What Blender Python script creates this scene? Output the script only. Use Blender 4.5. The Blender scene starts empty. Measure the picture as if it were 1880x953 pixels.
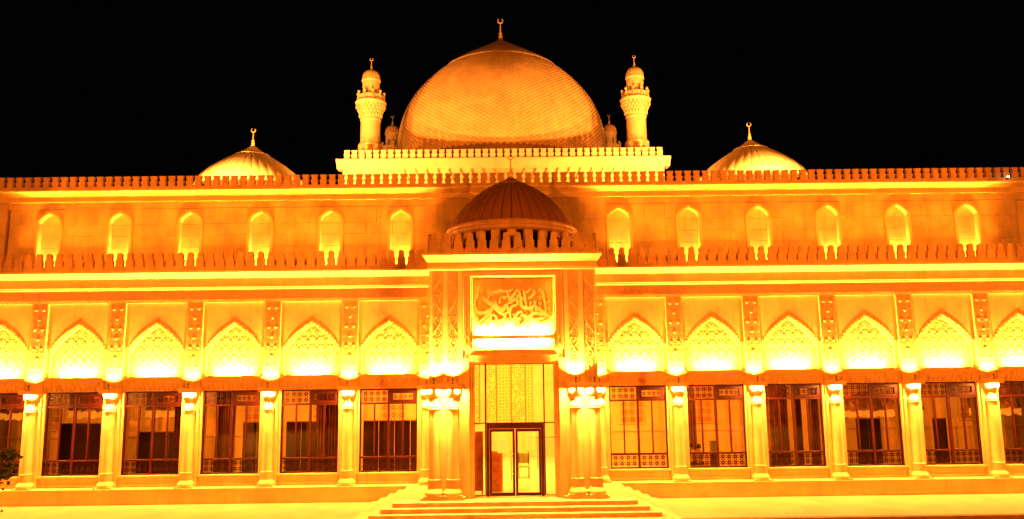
import bpy, math, random
from mathutils import Vector, Matrix
random.seed(7)
S = bpy.context.scene
C = S.collection
PI = math.pi
# ------------------------------------------------------------ camera, world, exposure
cam_d = bpy.data.cameras.new('camera'); cam = bpy.data.objects.new('camera', cam_d); C.objects.link(cam)
yaw, pitch, roll = 0.0064, 0.1468, -0.012
fw = Vector((math.sin(yaw)*math.cos(pitch), math.cos(yaw)*math.cos(pitch), math.sin(pitch)))
rt = Vector((math.cos(yaw), -math.sin(yaw), 0)); up = rt.cross(fw)
r2 = math.cos(roll)*rt + math.sin(roll)*up; u2 = -math.sin(roll)*rt + math.cos(roll)*up
M = Matrix((r2, u2, -fw)).transposed().to_4x4(); M.translation = Vector((-0.185, -31.484, 4.985))
cam.matrix_world = M
cam_d.sensor_width = 36; cam_d.lens = 1400.07/1880*36; cam_d.clip_end = 1000; cam_d.clip_start = .1
S.camera = cam
W = bpy.data.worlds.new('World'); S.world = W; W.use_nodes = True
W.node_tree.nodes['Background'].inputs[0].default_value = (0.010, 0.011, 0.016, 1)
W.node_tree.nodes['Background'].inputs[1].default_value = 0.03      # a clear night sky, no moon
S.view_settings.view_transform = 'Standard'; S.view_settings.look = 'None'
S.view_settings.exposure = 1.0; S.view_settings.gamma = 1
S.render.engine = 'CYCLES'
cy = S.cycles
cy.use_denoising = True; cy.max_bounces = 8; cy.diffuse_bounces = 4; cy.glossy_bounces = 3; cy.transparent_max_bounces = 12
cy.use_light_tree = True; cy.sample_clamp_indirect = 8.0; cy.caustics_reflective = False; cy.caustics_refractive = False

# ------------------------------------------------------------ lights
HOT = (1.0, 0.37, 0.062)        # halogen fittings close to the stone
SOD = (1.0, 0.27, 0.018)       # sodium floodlight colour
G = {'lun': 580, 'pil': 950, 'cap': 390, 'pcap': 700, 'niche': 1800, 'wash': 320, 'flood': 7600, 'block': 3300, 'side': 7500, 'panel': 1150, 'fill': 36000, 'dome': 3300}
def aim(o, tgt):
    d = (Vector(tgt)-o.location).normalized(); o.rotation_euler = d.to_track_quat('-Z', 'Y').to_euler()
def lamp(kind, loc, tgt, power, col=SOD, size=.1, size_y=None, angle=60, blend=.6, spread=180):
    d = bpy.data.lights.new('lamp_light', kind); d.energy = power; d.color = col
    if kind == 'AREA':
        d.shape = 'RECTANGLE' if size_y else 'SQUARE'; d.size = size
        if size_y: d.size_y = size_y
        d.spread = math.radians(spread)
    else: d.shadow_soft_size = size
    if kind == 'SPOT': d.spot_size = math.radians(angle); d.spot_blend = blend
    o = bpy.data.objects.new('lamp_light', d); o.location = loc; C.objects.link(o)
    if tgt is not None: aim(o, tgt)
    return o

# ------------------------------------------------------------ materials
def mat(name, col, rough=.7, metal=0, var=.12, scale=2.0, bump=.15, bscale=30, emit=None, estr=0, streak=0, course=False, spec=.4):
    m = bpy.data.materials.new(name); m.use_nodes = True
    nt = m.node_tree; N = nt.nodes; L = nt.links; b = N['Principled BSDF']
    b.inputs['Roughness'].default_value = rough; b.inputs['Metallic'].default_value = metal
    b.inputs['Specular IOR Level'].default_value = spec
    geo = N.new('ShaderNodeNewGeometry')
    n1 = N.new('ShaderNodeTexNoise'); n1.inputs['Scale'].default_value = scale; n1.inputs['Detail'].default_value = 6
    L.new(geo.outputs['Position'], n1.inputs['Vector'])
    mx = N.new('ShaderNodeMix'); mx.data_type = 'RGBA'
    c = Vector(col)
    mx.inputs['A'].default_value = (*[max(0, x*(1-var*1.6)) for x in c], 1)
    mx.inputs['B'].default_value = (*[min(1, x*(1+var)) for x in c], 1)
    rmp = N.new('ShaderNodeMapRange'); rmp.inputs[1].default_value = .3; rmp.inputs[2].default_value = .7
    L.new(n1.outputs['Fac'], rmp.inputs[0]); L.new(rmp.outputs[0], mx.inputs['Factor'])
    out = mx.outputs['Result']
    if streak:      # soft vertical rain stains
        mp = N.new('ShaderNodeMapping'); mp.inputs['Scale'].default_value = (3.2, 3.2, .25)
        L.new(geo.outputs['Position'], mp.inputs['Vector'])
        n2 = N.new('ShaderNodeTexNoise'); n2.inputs['Scale'].default_value = 1.6; n2.inputs['Detail'].default_value = 4
        L.new(mp.outputs[0], n2.inputs['Vector'])
        r2_ = N.new('ShaderNodeMapRange'); r2_.inputs[1].default_value = .5; r2_.inputs[2].default_value = .72
        r2_.inputs[3].default_value = 0; r2_.inputs[4].default_value = streak
        L.new(n2.outputs['Fac'], r2_.inputs[0])
        m2 = N.new('ShaderNodeMix'); m2.data_type = 'RGBA'; m2.inputs['B'].default_value = (*(c*.45), 1)
        L.new(r2_.outputs[0], m2.inputs['Factor']); L.new(out, m2.inputs['A']); out = m2.outputs['Result']
    L.new(out, b.inputs['Base Color'])
    if bump:
        n3 = N.new('ShaderNodeTexNoise'); n3.inputs['Scale'].default_value = bscale; n3.inputs['Detail'].default_value = 4
        L.new(geo.outputs['Position'], n3.inputs['Vector'])
        bp = N.new('ShaderNodeBump'); bp.inputs['Strength'].default_value = bump; bp.inputs['Distance'].default_value = .02
        L.new(n3.outputs['Fac'], bp.inputs['Height']); L.new(bp.outputs[0], b.inputs['Normal'])
    if emit:
        b.inputs['Emission Color'].default_value = (*emit, 1); b.inputs['Emission Strength'].default_value = estr
    return m
STONE = mat('sandstone', (.71, .45, .16), var=.10, scale=1.6, bump=.25, bscale=22, streak=.25)
BLOCK = mat('sandstone_block', (.67, .41, .15), var=.22, scale=.9, bump=.3, bscale=16, streak=.35)
CARVE = mat('carved_sandstone', (.69, .42, .15), var=.12, scale=5, bump=.2, bscale=60)
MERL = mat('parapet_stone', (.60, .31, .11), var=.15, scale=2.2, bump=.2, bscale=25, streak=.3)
PALE = mat('pale_limestone', (.74, .52, .27), var=.08, scale=2, bump=.15, bscale=20, streak=.15)
DOMEM = mat('dome_cladding', (.68, .40, .17), var=.12, scale=1.3, bump=.1, rough=.85, spec=.15, streak=.2)
EDOME = mat('shade_darkened_cladding', (.27, .09, .025), var=.12, scale=1.3, bump=.1, rough=.5, streak=.2)  # weak lighting of the entrance dome darkened into the cladding colour
DOMED = mat('dome_joint', (.25, .12, .04), var=.1)
GOLD = mat('gilded_metal', (.80, .50, .16), rough=.4, metal=.15, var=.05, bump=0)
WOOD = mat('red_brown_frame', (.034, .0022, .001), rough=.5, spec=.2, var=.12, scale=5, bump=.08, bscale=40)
WOODL = mat('mullion_brown', (.045, .0042, .001), rough=.5, spec=.2, var=.15, scale=5, bump=.08, bscale=40)  # slightly paler brown for mullions and transoms
DOORM = mat('maroon_door_frame', (.032, .0018, .001), rough=.45, spec=.2, var=.1, bump=0)
FIXT = mat('dark_fixture_metal', (.10, .06, .04), rough=.5, metal=.5, var=.1, bump=0)
PAVE = mat('plaza_paving', (.50, .31, .14), rough=.6, var=.10, scale=.8, bump=.15, bscale=12, streak=0)
PAVE2 = mat('lower_plaza_tiles', (.30, .17, .09), rough=.6, var=.2, scale=1.2, bump=.2, bscale=14)
KERB = mat('kerb_stone', (.22, .10, .05), rough=.7, var=.15, scale=3)
STEPM = mat('step_granite', (.58, .37, .18), rough=.5, var=.16, scale=3, bump=.15, bscale=40)
SDOME = mat('pale_dome_cladding', (.76, .55, .27), var=.07, scale=1.5, bump=.08, rough=.85, streak=.12, spec=.15)
INWALL = mat('interior_plaster', (.66, .44, .20), var=.08, scale=2, bump=.05)
INFLOOR = mat('interior_marble_floor', (.60, .50, .30), rough=.2, var=.12, scale=2.4, bump=0)
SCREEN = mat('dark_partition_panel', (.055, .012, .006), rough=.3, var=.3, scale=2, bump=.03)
CURT = mat('brown_curtain_cloth', (.34, .15, .05), rough=.9, var=.2, scale=3, bump=.1)
CABI = mat('orange_brown_wood', (.46, .17, .045), rough=.45, var=.2, scale=4, bump=.05)
GREEN = mat('green_seat_cloth', (.24, .27, .09), rough=.9, var=.15)
PAPER = mat('paper', (.85, .80, .55), rough=.8, var=.03, bump=0)
def paperm():
    m = bpy.data.materials.new('translucent_paper'); m.use_nodes = True; nt = m.node_tree; N = nt.nodes; L = nt.links
    for n in list(N): N.remove(n)
    o = N.new('ShaderNodeOutputMaterial'); a = N.new('ShaderNodeAddShader'); d = N.new('ShaderNodeBsdfDiffuse'); t = N.new('ShaderNodeBsdfTranslucent')
    d.inputs[0].default_value = (.55, .50, .35, 1); t.inputs[0].default_value = (.40, .38, .26, 1)
    L.new(d.outputs[0], a.inputs[0]); L.new(t.outputs[0], a.inputs[1]); L.new(a.outputs[0], o.inputs[0]); return m
PAPERT = paperm()
INK = mat('grey_ink', (.45, .38, .20), rough=.8, var=.03, bump=0)
LEAF = mat('leaf', (.045, .05, .014), rough=.6, var=.3, scale=8, bump=0)
BARK = mat('bark', (.11, .07, .04), rough=.9, var=.3, scale=10, bump=.5)
SKIN = mat('skin', (.45, .25, .15), rough=.6, var=.05, bump=0)
HAIR = mat('dark_hair', (.012, .006, .004), rough=.6, var=.2, bump=0)
SHIRT = mat('pale_shirt_cloth', (.62, .48, .26), rough=.9, var=.06)
TROUS = mat('dark_trouser_cloth', (.04, .03, .03), rough=.9, var=.1)
REFLB = mat('reflection_glow', (.8, .6, .3), rough=.3, var=.05, bump=0, emit=(1, .30, .02), estr=.36)  # bright reflection in the windows, given its own glow
REFLD = mat('reflection_dim', (.55, .30, .10), rough=.35, var=.5, scale=6, bump=.5, bscale=14)  # dimmer upper part of the same window reflection
LAMPW = mat('lit_lamp_glass', (.9, .8, .6), rough=.4, var=0, bump=0, emit=(1, .85, .6), estr=8)
def glassm(name, tint, refl=.9):
    m = bpy.data.materials.new(name); m.use_nodes = True; nt = m.node_tree; N = nt.nodes; L = nt.links
    for n in list(N): N.remove(n)
    o = N.new('ShaderNodeOutputMaterial'); mx = N.new('ShaderNodeMixShader'); t = N.new('ShaderNodeBsdfTransparent'); g = N.new('ShaderNodeBsdfGlossy')
    t.inputs[0].default_value = (*tint, 1); g.inputs['Roughness'].default_value = .02; g.inputs[0].default_value = (refl, refl, refl, 1)
    f = N.new('ShaderNodeFresnel'); f.inputs[0].default_value = 1.5
    L.new(f.outputs[0], mx.inputs[0]); L.new(t.outputs[0], mx.inputs[1]); L.new(g.outputs[0], mx.inputs[2]); L.new(mx.outputs[0], o.inputs[0])
    return m
GLASS = glassm('window_glass', (.88, .76, .58)); DGLASS = glassm('door_glass', (.93, .93, .9))
def bandm(name, a, b, scale):
    m = bpy.data.materials.new(name); m.use_nodes = True; nt = m.node_tree; N = nt.nodes; L = nt.links; p = N['Principled BSDF']
    p.inputs['Roughness'].default_value = .6
    tc = N.new('ShaderNodeNewGeometry'); v = N.new('ShaderNodeTexVoronoi'); v.inputs['Scale'].default_value = scale; v.feature = 'DISTANCE_TO_EDGE'
    v.inputs['Randomness'].default_value = .35
    L.new(tc.outputs['Position'], v.inputs['Vector'])
    r = N.new('ShaderNodeMapRange'); r.inputs[1].default_value = .08; r.inputs[2].default_value = .16; L.new(v.outputs['Distance'], r.inputs[0])
    mx = N.new('ShaderNodeMix'); mx.data_type = 'RGBA'; mx.inputs['A'].default_value = (*a, 1); mx.inputs['B'].default_value = (*b, 1)
    L.new(r.outputs[0], mx.inputs['Factor']); L.new(mx.outputs['Result'], p.inputs['Base Color']); return m
BAND = bandm('gold_patterned_panel', (.62, .42, .10), (.36, .17, .035), 9)
BAND2 = bandm('gold_flower_panel', (.66, .45, .10), (.45, .24, .05), 6)
BANDG = mat('green_stripe', (.14, .17, .04), rough=.6, var=.2, scale=9)

# ------------------------------------------------------------ mesh builder
class MB:
    def __init__(s): s.v = []; s.f = []
    def add(s, vs, fs):
        o = len(s.v); s.v += [tuple(v) for v in vs]; s.f += [tuple(i+o for i in f) for f in fs]; return s
    def box(s, x0, x1, y0, y1, z0, z1):
        return s.add([(x0,y0,z0),(x1,y0,z0),(x1,y1,z0),(x0,y1,z0),(x0,y0,z1),(x1,y0,z1),(x1,y1,z1),(x0,y1,z1)],
                     [(0,3,2,1),(4,5,6,7),(0,1,5,4),(1,2,6,5),(2,3,7,6),(3,0,4,7)])
    def bev(s, x0, x1, y0, y1, z0, z1, b=.01):      # box whose front (y0) edges are bevelled
        return s.add([(x0,y0+b,z0),(x1,y0+b,z0),(x1,y1,z0),(x0,y1,z0),(x0,y0+b,z1),(x1,y0+b,z1),(x1,y1,z1),(x0,y1,z1),
                      (x0+b,y0,z0+b),(x1-b,y0,z0+b),(x1-b,y0,z1-b),(x0+b,y0,z1-b)],
                     [(0,3,2,1),(4,5,6,7),(1,2,6,5),(2,3,7,6),(3,0,4,7),(8,9,10,11),(0,1,9,8),(1,5,10,9),(5,4,11,10),(4,0,8,11)])
    def prism_xz(s, pts, y0, y1):                     # polygon in XZ (counter-clockwise seen from the front) given depth
        n = len(pts); vs = [(x,y0,z) for x,z in pts]+[(x,y1,z) for x,z in pts]
        fs = [tuple(range(n)), tuple(range(2*n-1, n-1, -1))]+[(i, i+n, (i+1)%n+n, (i+1)%n) for i in range(n)]
        return s.add(vs, fs)
    def profile_x(s, pts, x0, x1):                    # polygon in YZ run along X
        n = len(pts); vs = [(x0,y,z) for y,z in pts]+[(x1,y,z) for y,z in pts]
        fs = [tuple(range(n)), tuple(range(2*n-1, n-1, -1))]+[(i, i+n, (i+1)%n+n, (i+1)%n) for i in range(n)]
        return s.add(vs, fs)
    def strip(s, outer, inner, y0, y1):               # two matched polylines (x,z) made into a plate between depths
        n = len(outer)
        vs = [(x,y0,z) for x,z in outer]+[(x,y0,z) for x,z in inner]+[(x,y1,z) for x,z in outer]+[(x,y1,z) for x,z in inner]
        fs = []
        for i in range(n-1):
            fs += [(i,i+1,n+i+1,n+i), (2*n+i,3*n+i,3*n+i+1,2*n+i+1), (i,2*n+i,2*n+i+1,i+1), (n+i,n+i+1,3*n+i+1,3*n+i)]
        fs += [(0,n,3*n,2*n), (n-1,3*n-1,4*n-1,2*n-1)]
        return s.add(vs, fs)
    def lathe(s, prof, n=24, cx=0, cy=0, a0=0, a1=2*PI, cap=True, flute=None):
        full = abs(a1-a0-2*PI) < 1e-6; k = n if full else n+1; vs = []
        for r, z in prof:
            for i in range(k):
                a = a0+(a1-a0)*i/n; rr = r
                vs.append((cx+rr*math.cos(a), cy+rr*math.sin(a), z))
        fs = []
        for j in range(len(prof)-1):
            for i in range(n if full else n):
                i2 = (i+1) % k if full else i+1
                fs.append((j*k+i, j*k+i2, (j+1)*k+i2, (j+1)*k+i))
        if cap and full:
            fs.append(tuple(range(k-1, -1, -1))); fs.append(tuple((len(prof)-1)*k+i for i in range(k)))
        return s.add(vs, fs)
    def tube(s, pts, rad, n=6):
        pts = [Vector(p) for p in pts]; m = len(pts); rs = rad if isinstance(rad, (list, tuple)) else [rad]*m
        vs = []; ref = Vector((0, 1, .01))
        for i, p in enumerate(pts):
            d = (pts[min(i+1, m-1)]-pts[max(i-1, 0)]).normalized()
            a = d.cross(ref)
            if a.length < 1e-3: a = d.cross(Vector((1, 0, 0)))
            a.normalize(); b = d.cross(a)
            for k in range(n): t = 2*PI*k/n; vs.append(p+rs[i]*(math.cos(t)*a+math.sin(t)*b))
        fs = [(i*n+k, i*n+(k+1)%n, (i+1)*n+(k+1)%n, (i+1)*n+k) for i in range(m-1) for k in range(n)]
        fs += [tuple(range(n-1, -1, -1)), tuple((m-1)*n+k for k in range(n))]
        return s.add(vs, fs)
    def bar(s, p, q, w, y0, y1):                      # straight raised bar in XZ between p and q, front at y0
        dx, dz = q[0]-p[0], q[1]-p[1]; l = math.hypot(dx, dz)
        if l < 1e-5: return s
        nx, nz = -dz/l*w/2, dx/l*w/2
        P = [(p[0]+nx,p[1]+nz),(p[0]-nx,p[1]-nz),(q[0]-nx,q[1]-nz),(q[0]+nx,q[1]+nz)]
        vs = [(x,y0,z) for x,z in P]+[(x,y1,z) for x,z in P]
        return s.add(vs, [(0,1,2,3),(0,4,5,1),(1,5,6,2),(2,6,7,3),(3,7,4,0)])
    def ribbon(s, pts, ws, y0, y1):                   # curved stroke with swelling width
        m = len(pts); L_, R_ = [], []
        for i in range(m):
            a, b = pts[max(i-1,0)], pts[min(i+1,m-1)]; dx, dz = b[0]-a[0], b[1]-a[1]; l = math.hypot(dx, dz) or 1
            w = ws[i]/2; L_.append((pts[i][0]-dz/l*w, pts[i][1]+dx/l*w)); R_.append((pts[i][0]+dz/l*w, pts[i][1]-dx/l*w))
        return s.strip(L_, R_, y0, y1)
    def mesh(s, name, m, smooth=False):
        me = bpy.data.meshes.new(name); me.from_pydata(s.v, [], s.f); me.materials.append(m)
        import bmesh
        bm = bmesh.new(); bm.from_mesh(me); bmesh.ops.recalc_face_normals(bm, faces=bm.faces); bm.to_mesh(me); bm.free()
        if smooth:
            me.shade_smooth()
            try: me.set_sharp_from_angle(angle=math.radians(35))
            except Exception: pass
        return me
def link(name, me, parent=None, loc=(0,0,0), rz=0, label=None, kind=None, scl=None):
    o = bpy.data.objects.new(name, me); C.objects.link(o); o.location = loc; o.rotation_euler = (0,0,rz)
    if scl: o.scale = scl
    if parent is not None: o.parent = parent
    if label: o['label'] = label
    if kind: o['kind'] = kind
    return o
def obj(name, mb, m, parent=None, loc=(0,0,0), smooth=False, **k): return link(name, mb.mesh(name, m, smooth), parent, loc, **k)
def thing(name, label, cat, loc=(0,0,0), rz=0, group=None):
    o = bpy.data.objects.new(name, None); C.objects.link(o); o.location = loc; o.rotation_euler = (0,0,rz); o.empty_display_size = .2
    o['label'] = label; o['category'] = cat
    if group: o['group'] = group
    return o
def tag(o, label, cat, group=None):
    o['label'] = label; o['category'] = cat
    if group: o['group'] = group
    return o
def dup(root, loc, label=None, rz=None):
    r = root.copy(); C.objects.link(r); r.location = loc
    if rz is not None: r.rotation_euler = (0,0,rz)
    if label: r['label'] = label
    for ch in list(root.children):
        c = ch.copy(); C.objects.link(c); c.parent = r
        for g in ch.children:
            d = g.copy(); C.objects.link(d); d.parent = c
    return r
def spline(p, n=8):                                  # Catmull-Rom through points
    out = []; P = [p[0]]+list(p)+[p[-1]]
    for i in range(1, len(P)-2):
        a, b, c, d = P[i-1:i+3]
        for k in range(n):
            t = k/n
            out.append(tuple(.5*((2*b[j])+(-a[j]+c[j])*t+(2*a[j]-5*b[j]+4*c[j]-d[j])*t*t+(-a[j]+3*b[j]-3*c[j]+d[j])*t**3) for j in range(len(b))))
    out.append(tuple(p[-1])); return out

# ------------------------------------------------------------ ground
g = MB()
g.box(-60, 60, -4.55, .5, -.6, 0); obj('pavement', g, PAVE, kind='structure')
g = MB(); g.box(-400, 400, -300, 300, -1.0, -.62); obj('ground', g, PAVE2, kind='structure')
g = MB(); g.box(-60, 60, -80, -4.85, -.6, -.12); obj('lower_plaza', g, PAVE2, kind='structure')
kb = thing('kerb', 'dark stone kerb along the front edge of the raised pavement', 'kerb', (0,-4.7,-.12))
kbm = MB().bev(-.745, .745, -.148, .148, -.3, .135, .012).mesh('kerb_stone', KERB)
for i in range(-18, 19):
    if abs(i*1.5) > 5.9: link('kerb_stone', kbm, kb, (i*1.5, 0, 0))
tl = MB()
for i in range(0, 24):
    for j in range(3):
        x = 12.5+i*.62; y = -5.2-j*.62
        tl.bev(x-.3, x+.3, y-.3, y+.3, -.12, -.10, .004)
o = obj('paving_tiles', tl, PAVE2, kind='stuff'); tag(o, 'square paving tiles on the lower plaza beyond the kerb', 'paving')

# ------------------------------------------------------------ MOSQUE
mq = thing('mosque', 'long sandstone mosque hall with arcaded windows and battlements glowing orange at night', 'mosque', (0,0,0))
XB = [3.5+3.2*k for k in range(7)]                    # pilaster axes, mirrored
BAYS = [(s, 5.1+3.2*k, k) for s in (-1, 1) for k in range(6)]
XE = 26.0
# plinth and podium
for s in (-1, 1):
    p = MB(); x0, x1 = sorted((s*4.225, s*XE)); p.box(x0, x1, -.33, .9, 0, .555); obj('plinth', p, STONE, mq)
    p = MB(); p.bev(x0, x1, -.37, .9, .556, .60, .01); obj('plinth_ledge', p, STONE, mq)
# pilasters
pil = MB(); pil.box(-.33, .33, .10, .95, .6, 8.0); pil.box(-.30,.30,.085,.10,4.62,4.66)
for sx in (-1, 1): pil.box(sx*.315-.015, sx*.315+.015, .075, .10, 4.5, 7.98)
pil_me = pil.mesh('pilaster', STONE)
rel = MB()
def star(mb, cx, cz, p, w, y0, y1, clip):
    segs = []
    r = p*.36
    P = [(cx+r*math.cos(PI/8+i*PI/4), cz+r*math.sin(PI/8+i*PI/4)) for i in range(8)]
    for i in range(8): segs.append((P[i], P[(i+3) % 8]))
    for i in range(8):
        a = PI/8+i*PI/4; q = (cx+p*.62*math.cos(a), cz+p*.62*math.sin(a)); segs.append((P[i], q))
    x0, x1, z0, z1 = clip
    for a, b in segs:                                  # Liang-Barsky clip
        dx, dz = b[0]-a[0], b[1]-a[1]; t0, t1 = 0, 1; ok = True
        for pp, qq in ((-dx, a[0]-x0), (dx, x1-a[0]), (-dz, a[1]-z0), (dz, z1-a[1])):
            if abs(pp) < 1e-9:
                if qq < 0: ok = False
                continue
            t = qq/pp
            if pp < 0: t0 = max(t0, t)
            else: t1 = min(t1, t)
        if ok and t0 < t1-1e-4: mb.bar((a[0]+t0*dx, a[1]+t0*dz), (a[0]+t1*dx, a[1]+t1*dz), w, y0, y1)
def lattice(mb, x0, x1, z0, z1, p, w, y0, y1):
    nx = max(1, round((x1-x0)/p)); nz = max(1, round((z1-z0)/p)); px = (x1-x0)/nx; pz = (z1-z0)/nz
    for i in range(nx):
        for j in range(nz): star(mb, x0+(i+.5)*px, z0+(j+.5)*pz, min(px, pz)*1.02, w, y0, y1, (x0, x1, z0, z1))
lattice(rel, -.29, .29, 4.72, 7.96, .29, .028, .089, .10)
rel_me = rel.mesh('carved_lattice', CARVE)
bos = MB().lathe([(.075,0),(.066,.012),(.042,.022),(.0,.026)], 12)
bos.v = [(x, -z, y) for x, y, z in bos.v]
bos_me = bos.mesh('boss', CARVE, True)
# column
cbase = MB(); cbase.box(-.36, .36, -.33, .10, .6, .655)
cbase.lathe([(.33,.655),(.345,.70),(.335,.76),(.30,.80),(.27,.83),(.25,.86),(.235,.88)], 28)
cb_me = cbase.mesh('column_base', STONE, True)
fl = MB(); fl.lathe([(.215,.88),(.215,1.16)], 28)
for i in range(18):
    a = PI+i*PI/17; fl.tube([(.218*math.cos(a), .218*math.sin(a), .885), (.218*math.cos(a), .218*math.sin(a), 1.15)], .014, 5)
fl.lathe([(.235,1.15),(.245,1.175),(.235,1.20),(.2,1.205)], 28)
fl_me = fl.mesh('fluted_drum', STONE, True)
sh = MB().lathe([(.205,1.2),(.195,3.58),(.21,3.6),(.235,3.63),(.21,3.66),(.2,3.67)], 28)
sh_me = sh.mesh('column_shaft', STONE, True)
capm = MB().lathe([(.20,3.67),(.225,3.70),(.215,3.74),(.17,3.82),(.125,3.90),(.095,3.97),(.09,4.0),(.13,4.02),(.22,4.06),(.275,4.12),(.30,4.2),(.305,4.27),(.30,4.315)], 28)
cap_me = capm.mesh('capital', PALE, True)
ab = MB(); ab.bev(-.40, .40, -.36, .10, 4.40, 4.50, .02); ab.box(-.37, .37, -.33, .10, 4.32, 4.40)
ab_me = ab.mesh('abacus', STONE)
ups = None
ORD = ['first', 'second', 'third', 'fourth', 'fifth', 'sixth', 'seventh']
def uplight_thing(loc, label, grp):
    t = thing('uplight', label, 'spotlight', loc, 0, grp)
    b = MB(); b.box(-.035, .035, -.03, .03, 0, .03); obj('mounting_plate', b, FIXT, t)
    b = MB().lathe([(.018,.03),(.018,.10),(.030,.12),(.034,.20)], 10); obj('spot_head', b, FIXT, t)
    return t
for s in (-1, 1):
    for k, xb in enumerate(XB):
        x = s*xb
        pl = link('pilaster', pil_me, mq, (x,0,0))
        link('carved_lattice', rel_me, pl)
        j = 0; z = 7.75
        while z > 4.9:
            for bx in ((-.15, .15) if j % 2 == 0 else (0,)): link('boss', bos_me, pl, (bx, .086, z))
            z -= .40; j += 1
        co = bpy.data.objects.new('column', None); C.objects.link(co); co.parent = mq; co.location = (x,0,0); co.empty_display_size = .2
        for nm, me in (('column_base', cb_me), ('fluted_drum', fl_me), ('column_shaft', sh_me), ('capital', cap_me), ('abacus', ab_me)): link(nm, me, co)
        lamp('AREA', (x, -.345, 4.315), (x, -.16, 3.6), G['cap'], HOT, size=.55, size_y=.03)
        if k > 6: continue
        side = 'left' if s < 0 else 'right'
        ut = uplight_thing((x, -.28, 4.50), 'small uplight on the ledge of the %s pilaster %s of the portico' % (ORD[k], side), 'uplights on the pilaster ledges')
        lamp('SPOT', (x, -.28, 4.74), (x, .06, 5.6), G['pil']*(.8 if k == 0 else 1)*random.uniform(.85,1.1), HOT, size=.05, angle=125, blend=.7)

# window unit (origin at bay centre)
fr = MB(); y0, y1 = .30, .40
for sx in (-1, 1): fr.bev(*sorted((sx*1.18, sx*1.12)), y0, y1, 1.06, 4.385, .006)
fr.bev(-1.12, 1.12, y0, y1, 4.32, 4.385, .006); fr.bev(-1.12, 1.12, y0, y1, 1.06, 1.12, .006)
fr_me = fr.mesh('frame', WOOD)
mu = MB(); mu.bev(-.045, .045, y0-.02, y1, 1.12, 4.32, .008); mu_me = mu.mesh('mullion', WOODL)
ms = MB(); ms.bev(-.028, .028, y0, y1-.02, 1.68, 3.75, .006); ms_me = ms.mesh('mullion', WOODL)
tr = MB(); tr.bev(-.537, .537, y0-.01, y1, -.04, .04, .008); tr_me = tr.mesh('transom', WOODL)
la = MB(); lattice(la, -.51, .51, .03, .50, .235, .018, .33, .36); la_me = la.mesh('lattice_panel', WOOD)
la2 = MB(); lattice(la2, -.51, .51, .02, .50, .235, .018, .33, .36); la2_me = la2.mesh('lattice_panel', WOOD)
ve = MB()
for a in ((-.53,.53,-.25,-.13),(-.53,.53,.12,.25),(-.53,-.40,-.13,.12),(.40,.53,-.13,.12)): ve.bev(a[0], a[1], .27, .39, a[2], a[3], .01)
ve_me = ve.mesh('opening_casement', WOOD)
vl = MB(); lattice(vl, -.40, .40, -.13, .12, .2, .016, .32, .35); vl_me = vl.mesh('lattice_panel', WOOD)
pane_me = {}
def pane(w, h):
    k = (round(w,2), round(h,2))
    if k not in pane_me: pane_me[k] = MB().add([(-w/2,0,-h/2),(w/2,0,-h/2),(w/2,0,h/2),(-w/2,0,h/2)], [(0,1,2,3)]).mesh('pane', GLASS)
    return pane_me[k]
wopen = {}
for s, xb, k in BAYS:
    x = s*xb
    w = bpy.data.objects.new('window', None); C.objects.link(w); w.parent = mq; w.location = (x,0,0); w.empty_display_size = .2
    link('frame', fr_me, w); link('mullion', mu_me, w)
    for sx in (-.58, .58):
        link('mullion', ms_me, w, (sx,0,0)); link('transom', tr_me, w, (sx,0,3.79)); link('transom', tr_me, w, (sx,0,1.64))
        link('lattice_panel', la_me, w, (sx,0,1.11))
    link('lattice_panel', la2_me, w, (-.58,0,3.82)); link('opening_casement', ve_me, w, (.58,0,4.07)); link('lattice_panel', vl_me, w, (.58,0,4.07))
    for px in (-.85, -.31, .31, .85): link('pane', pane(.50, 2.06), w, (px, .355, 2.71))
    for px in (-.58, .58):
        link('pane', pane(1.06, .47), w, (px, .375, 1.36)); link('pane', pane(1.06, .49), w, (px, .395, 4.07))
# bay walls, muqarnas, lunettes
def drop(sx): return .78*sx+.38*sx**4
N_A = 24
AX = [-1.27+2.54*i/N_A for i in range(N_A+1)]
outer = [(x, 7.25-drop(abs(x)/1.27)) for x in AX]
sill = MB()
sill.bev(-1.27, 1.27, .16, .6, .98, 1.06, .012)       # window sill
sill.box(-1.27, 1.27, .24, .6, .6, .98)
sill.box(-1.22, 1.22, .20, .24, .66, .70); sill.box(-1.22, 1.22, .20, .24, .93, .97)
for sx in (-1, 1): sill.box(sx*1.2-.02, sx*1.2+.02, .20, .24, .70, .93)
sill_me = sill.mesh('window_sill', STONE)
jam = MB().box(-.045, .045, .20, .6, 1.06, 4.39)
jam_me = jam.mesh('window_jamb', STONE)
muq = MB(); muq.box(-1.27, 1.27, .16, .6, 4.39, 4.80); muq.bev(-1.27, 1.27, .03, .6, 4.80, 4.95, .02)
for i in range(13):
    x = -1.17+i*.195
    muq.add([(x-.09,.16,4.44),(x+.09,.16,4.44),(x,.16,4.66),(x-.09,.10,4.42),(x+.09,.10,4.42),(x,.14,4.66)], [(3,4,5),(0,3,5,2),(1,2,5,4),(0,1,4,3)])
    muq.add([(x-.03,.16,4.70),(x+.03,.16,4.70),(x+.04,.10,4.79),(x-.04,.10,4.79),(x,.16,4.66)], [(0,1,2,3),(0,3,4),(1,4,2)])
muq_me = muq.mesh('muqarnas_band', CARVE)
spand = MB()                                           # plain wall field around the arch, recessed behind the pilasters
spand.strip([(x, 8.0) for x in AX], outer, .215, .6)
spand_me = spand.mesh('spandrel_wall', STONE)
inner = [(x*.875, 7.07-drop(abs(x)/1.27)*.985) for x in AX]
arc = MB(); arc.strip(outer, inner, .205, .45)
inn2 = [(x*.85, 7.03-drop(abs(x)/1.27)*.985) for x in AX]
arc.strip(inner, inn2, .235, .45)
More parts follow.
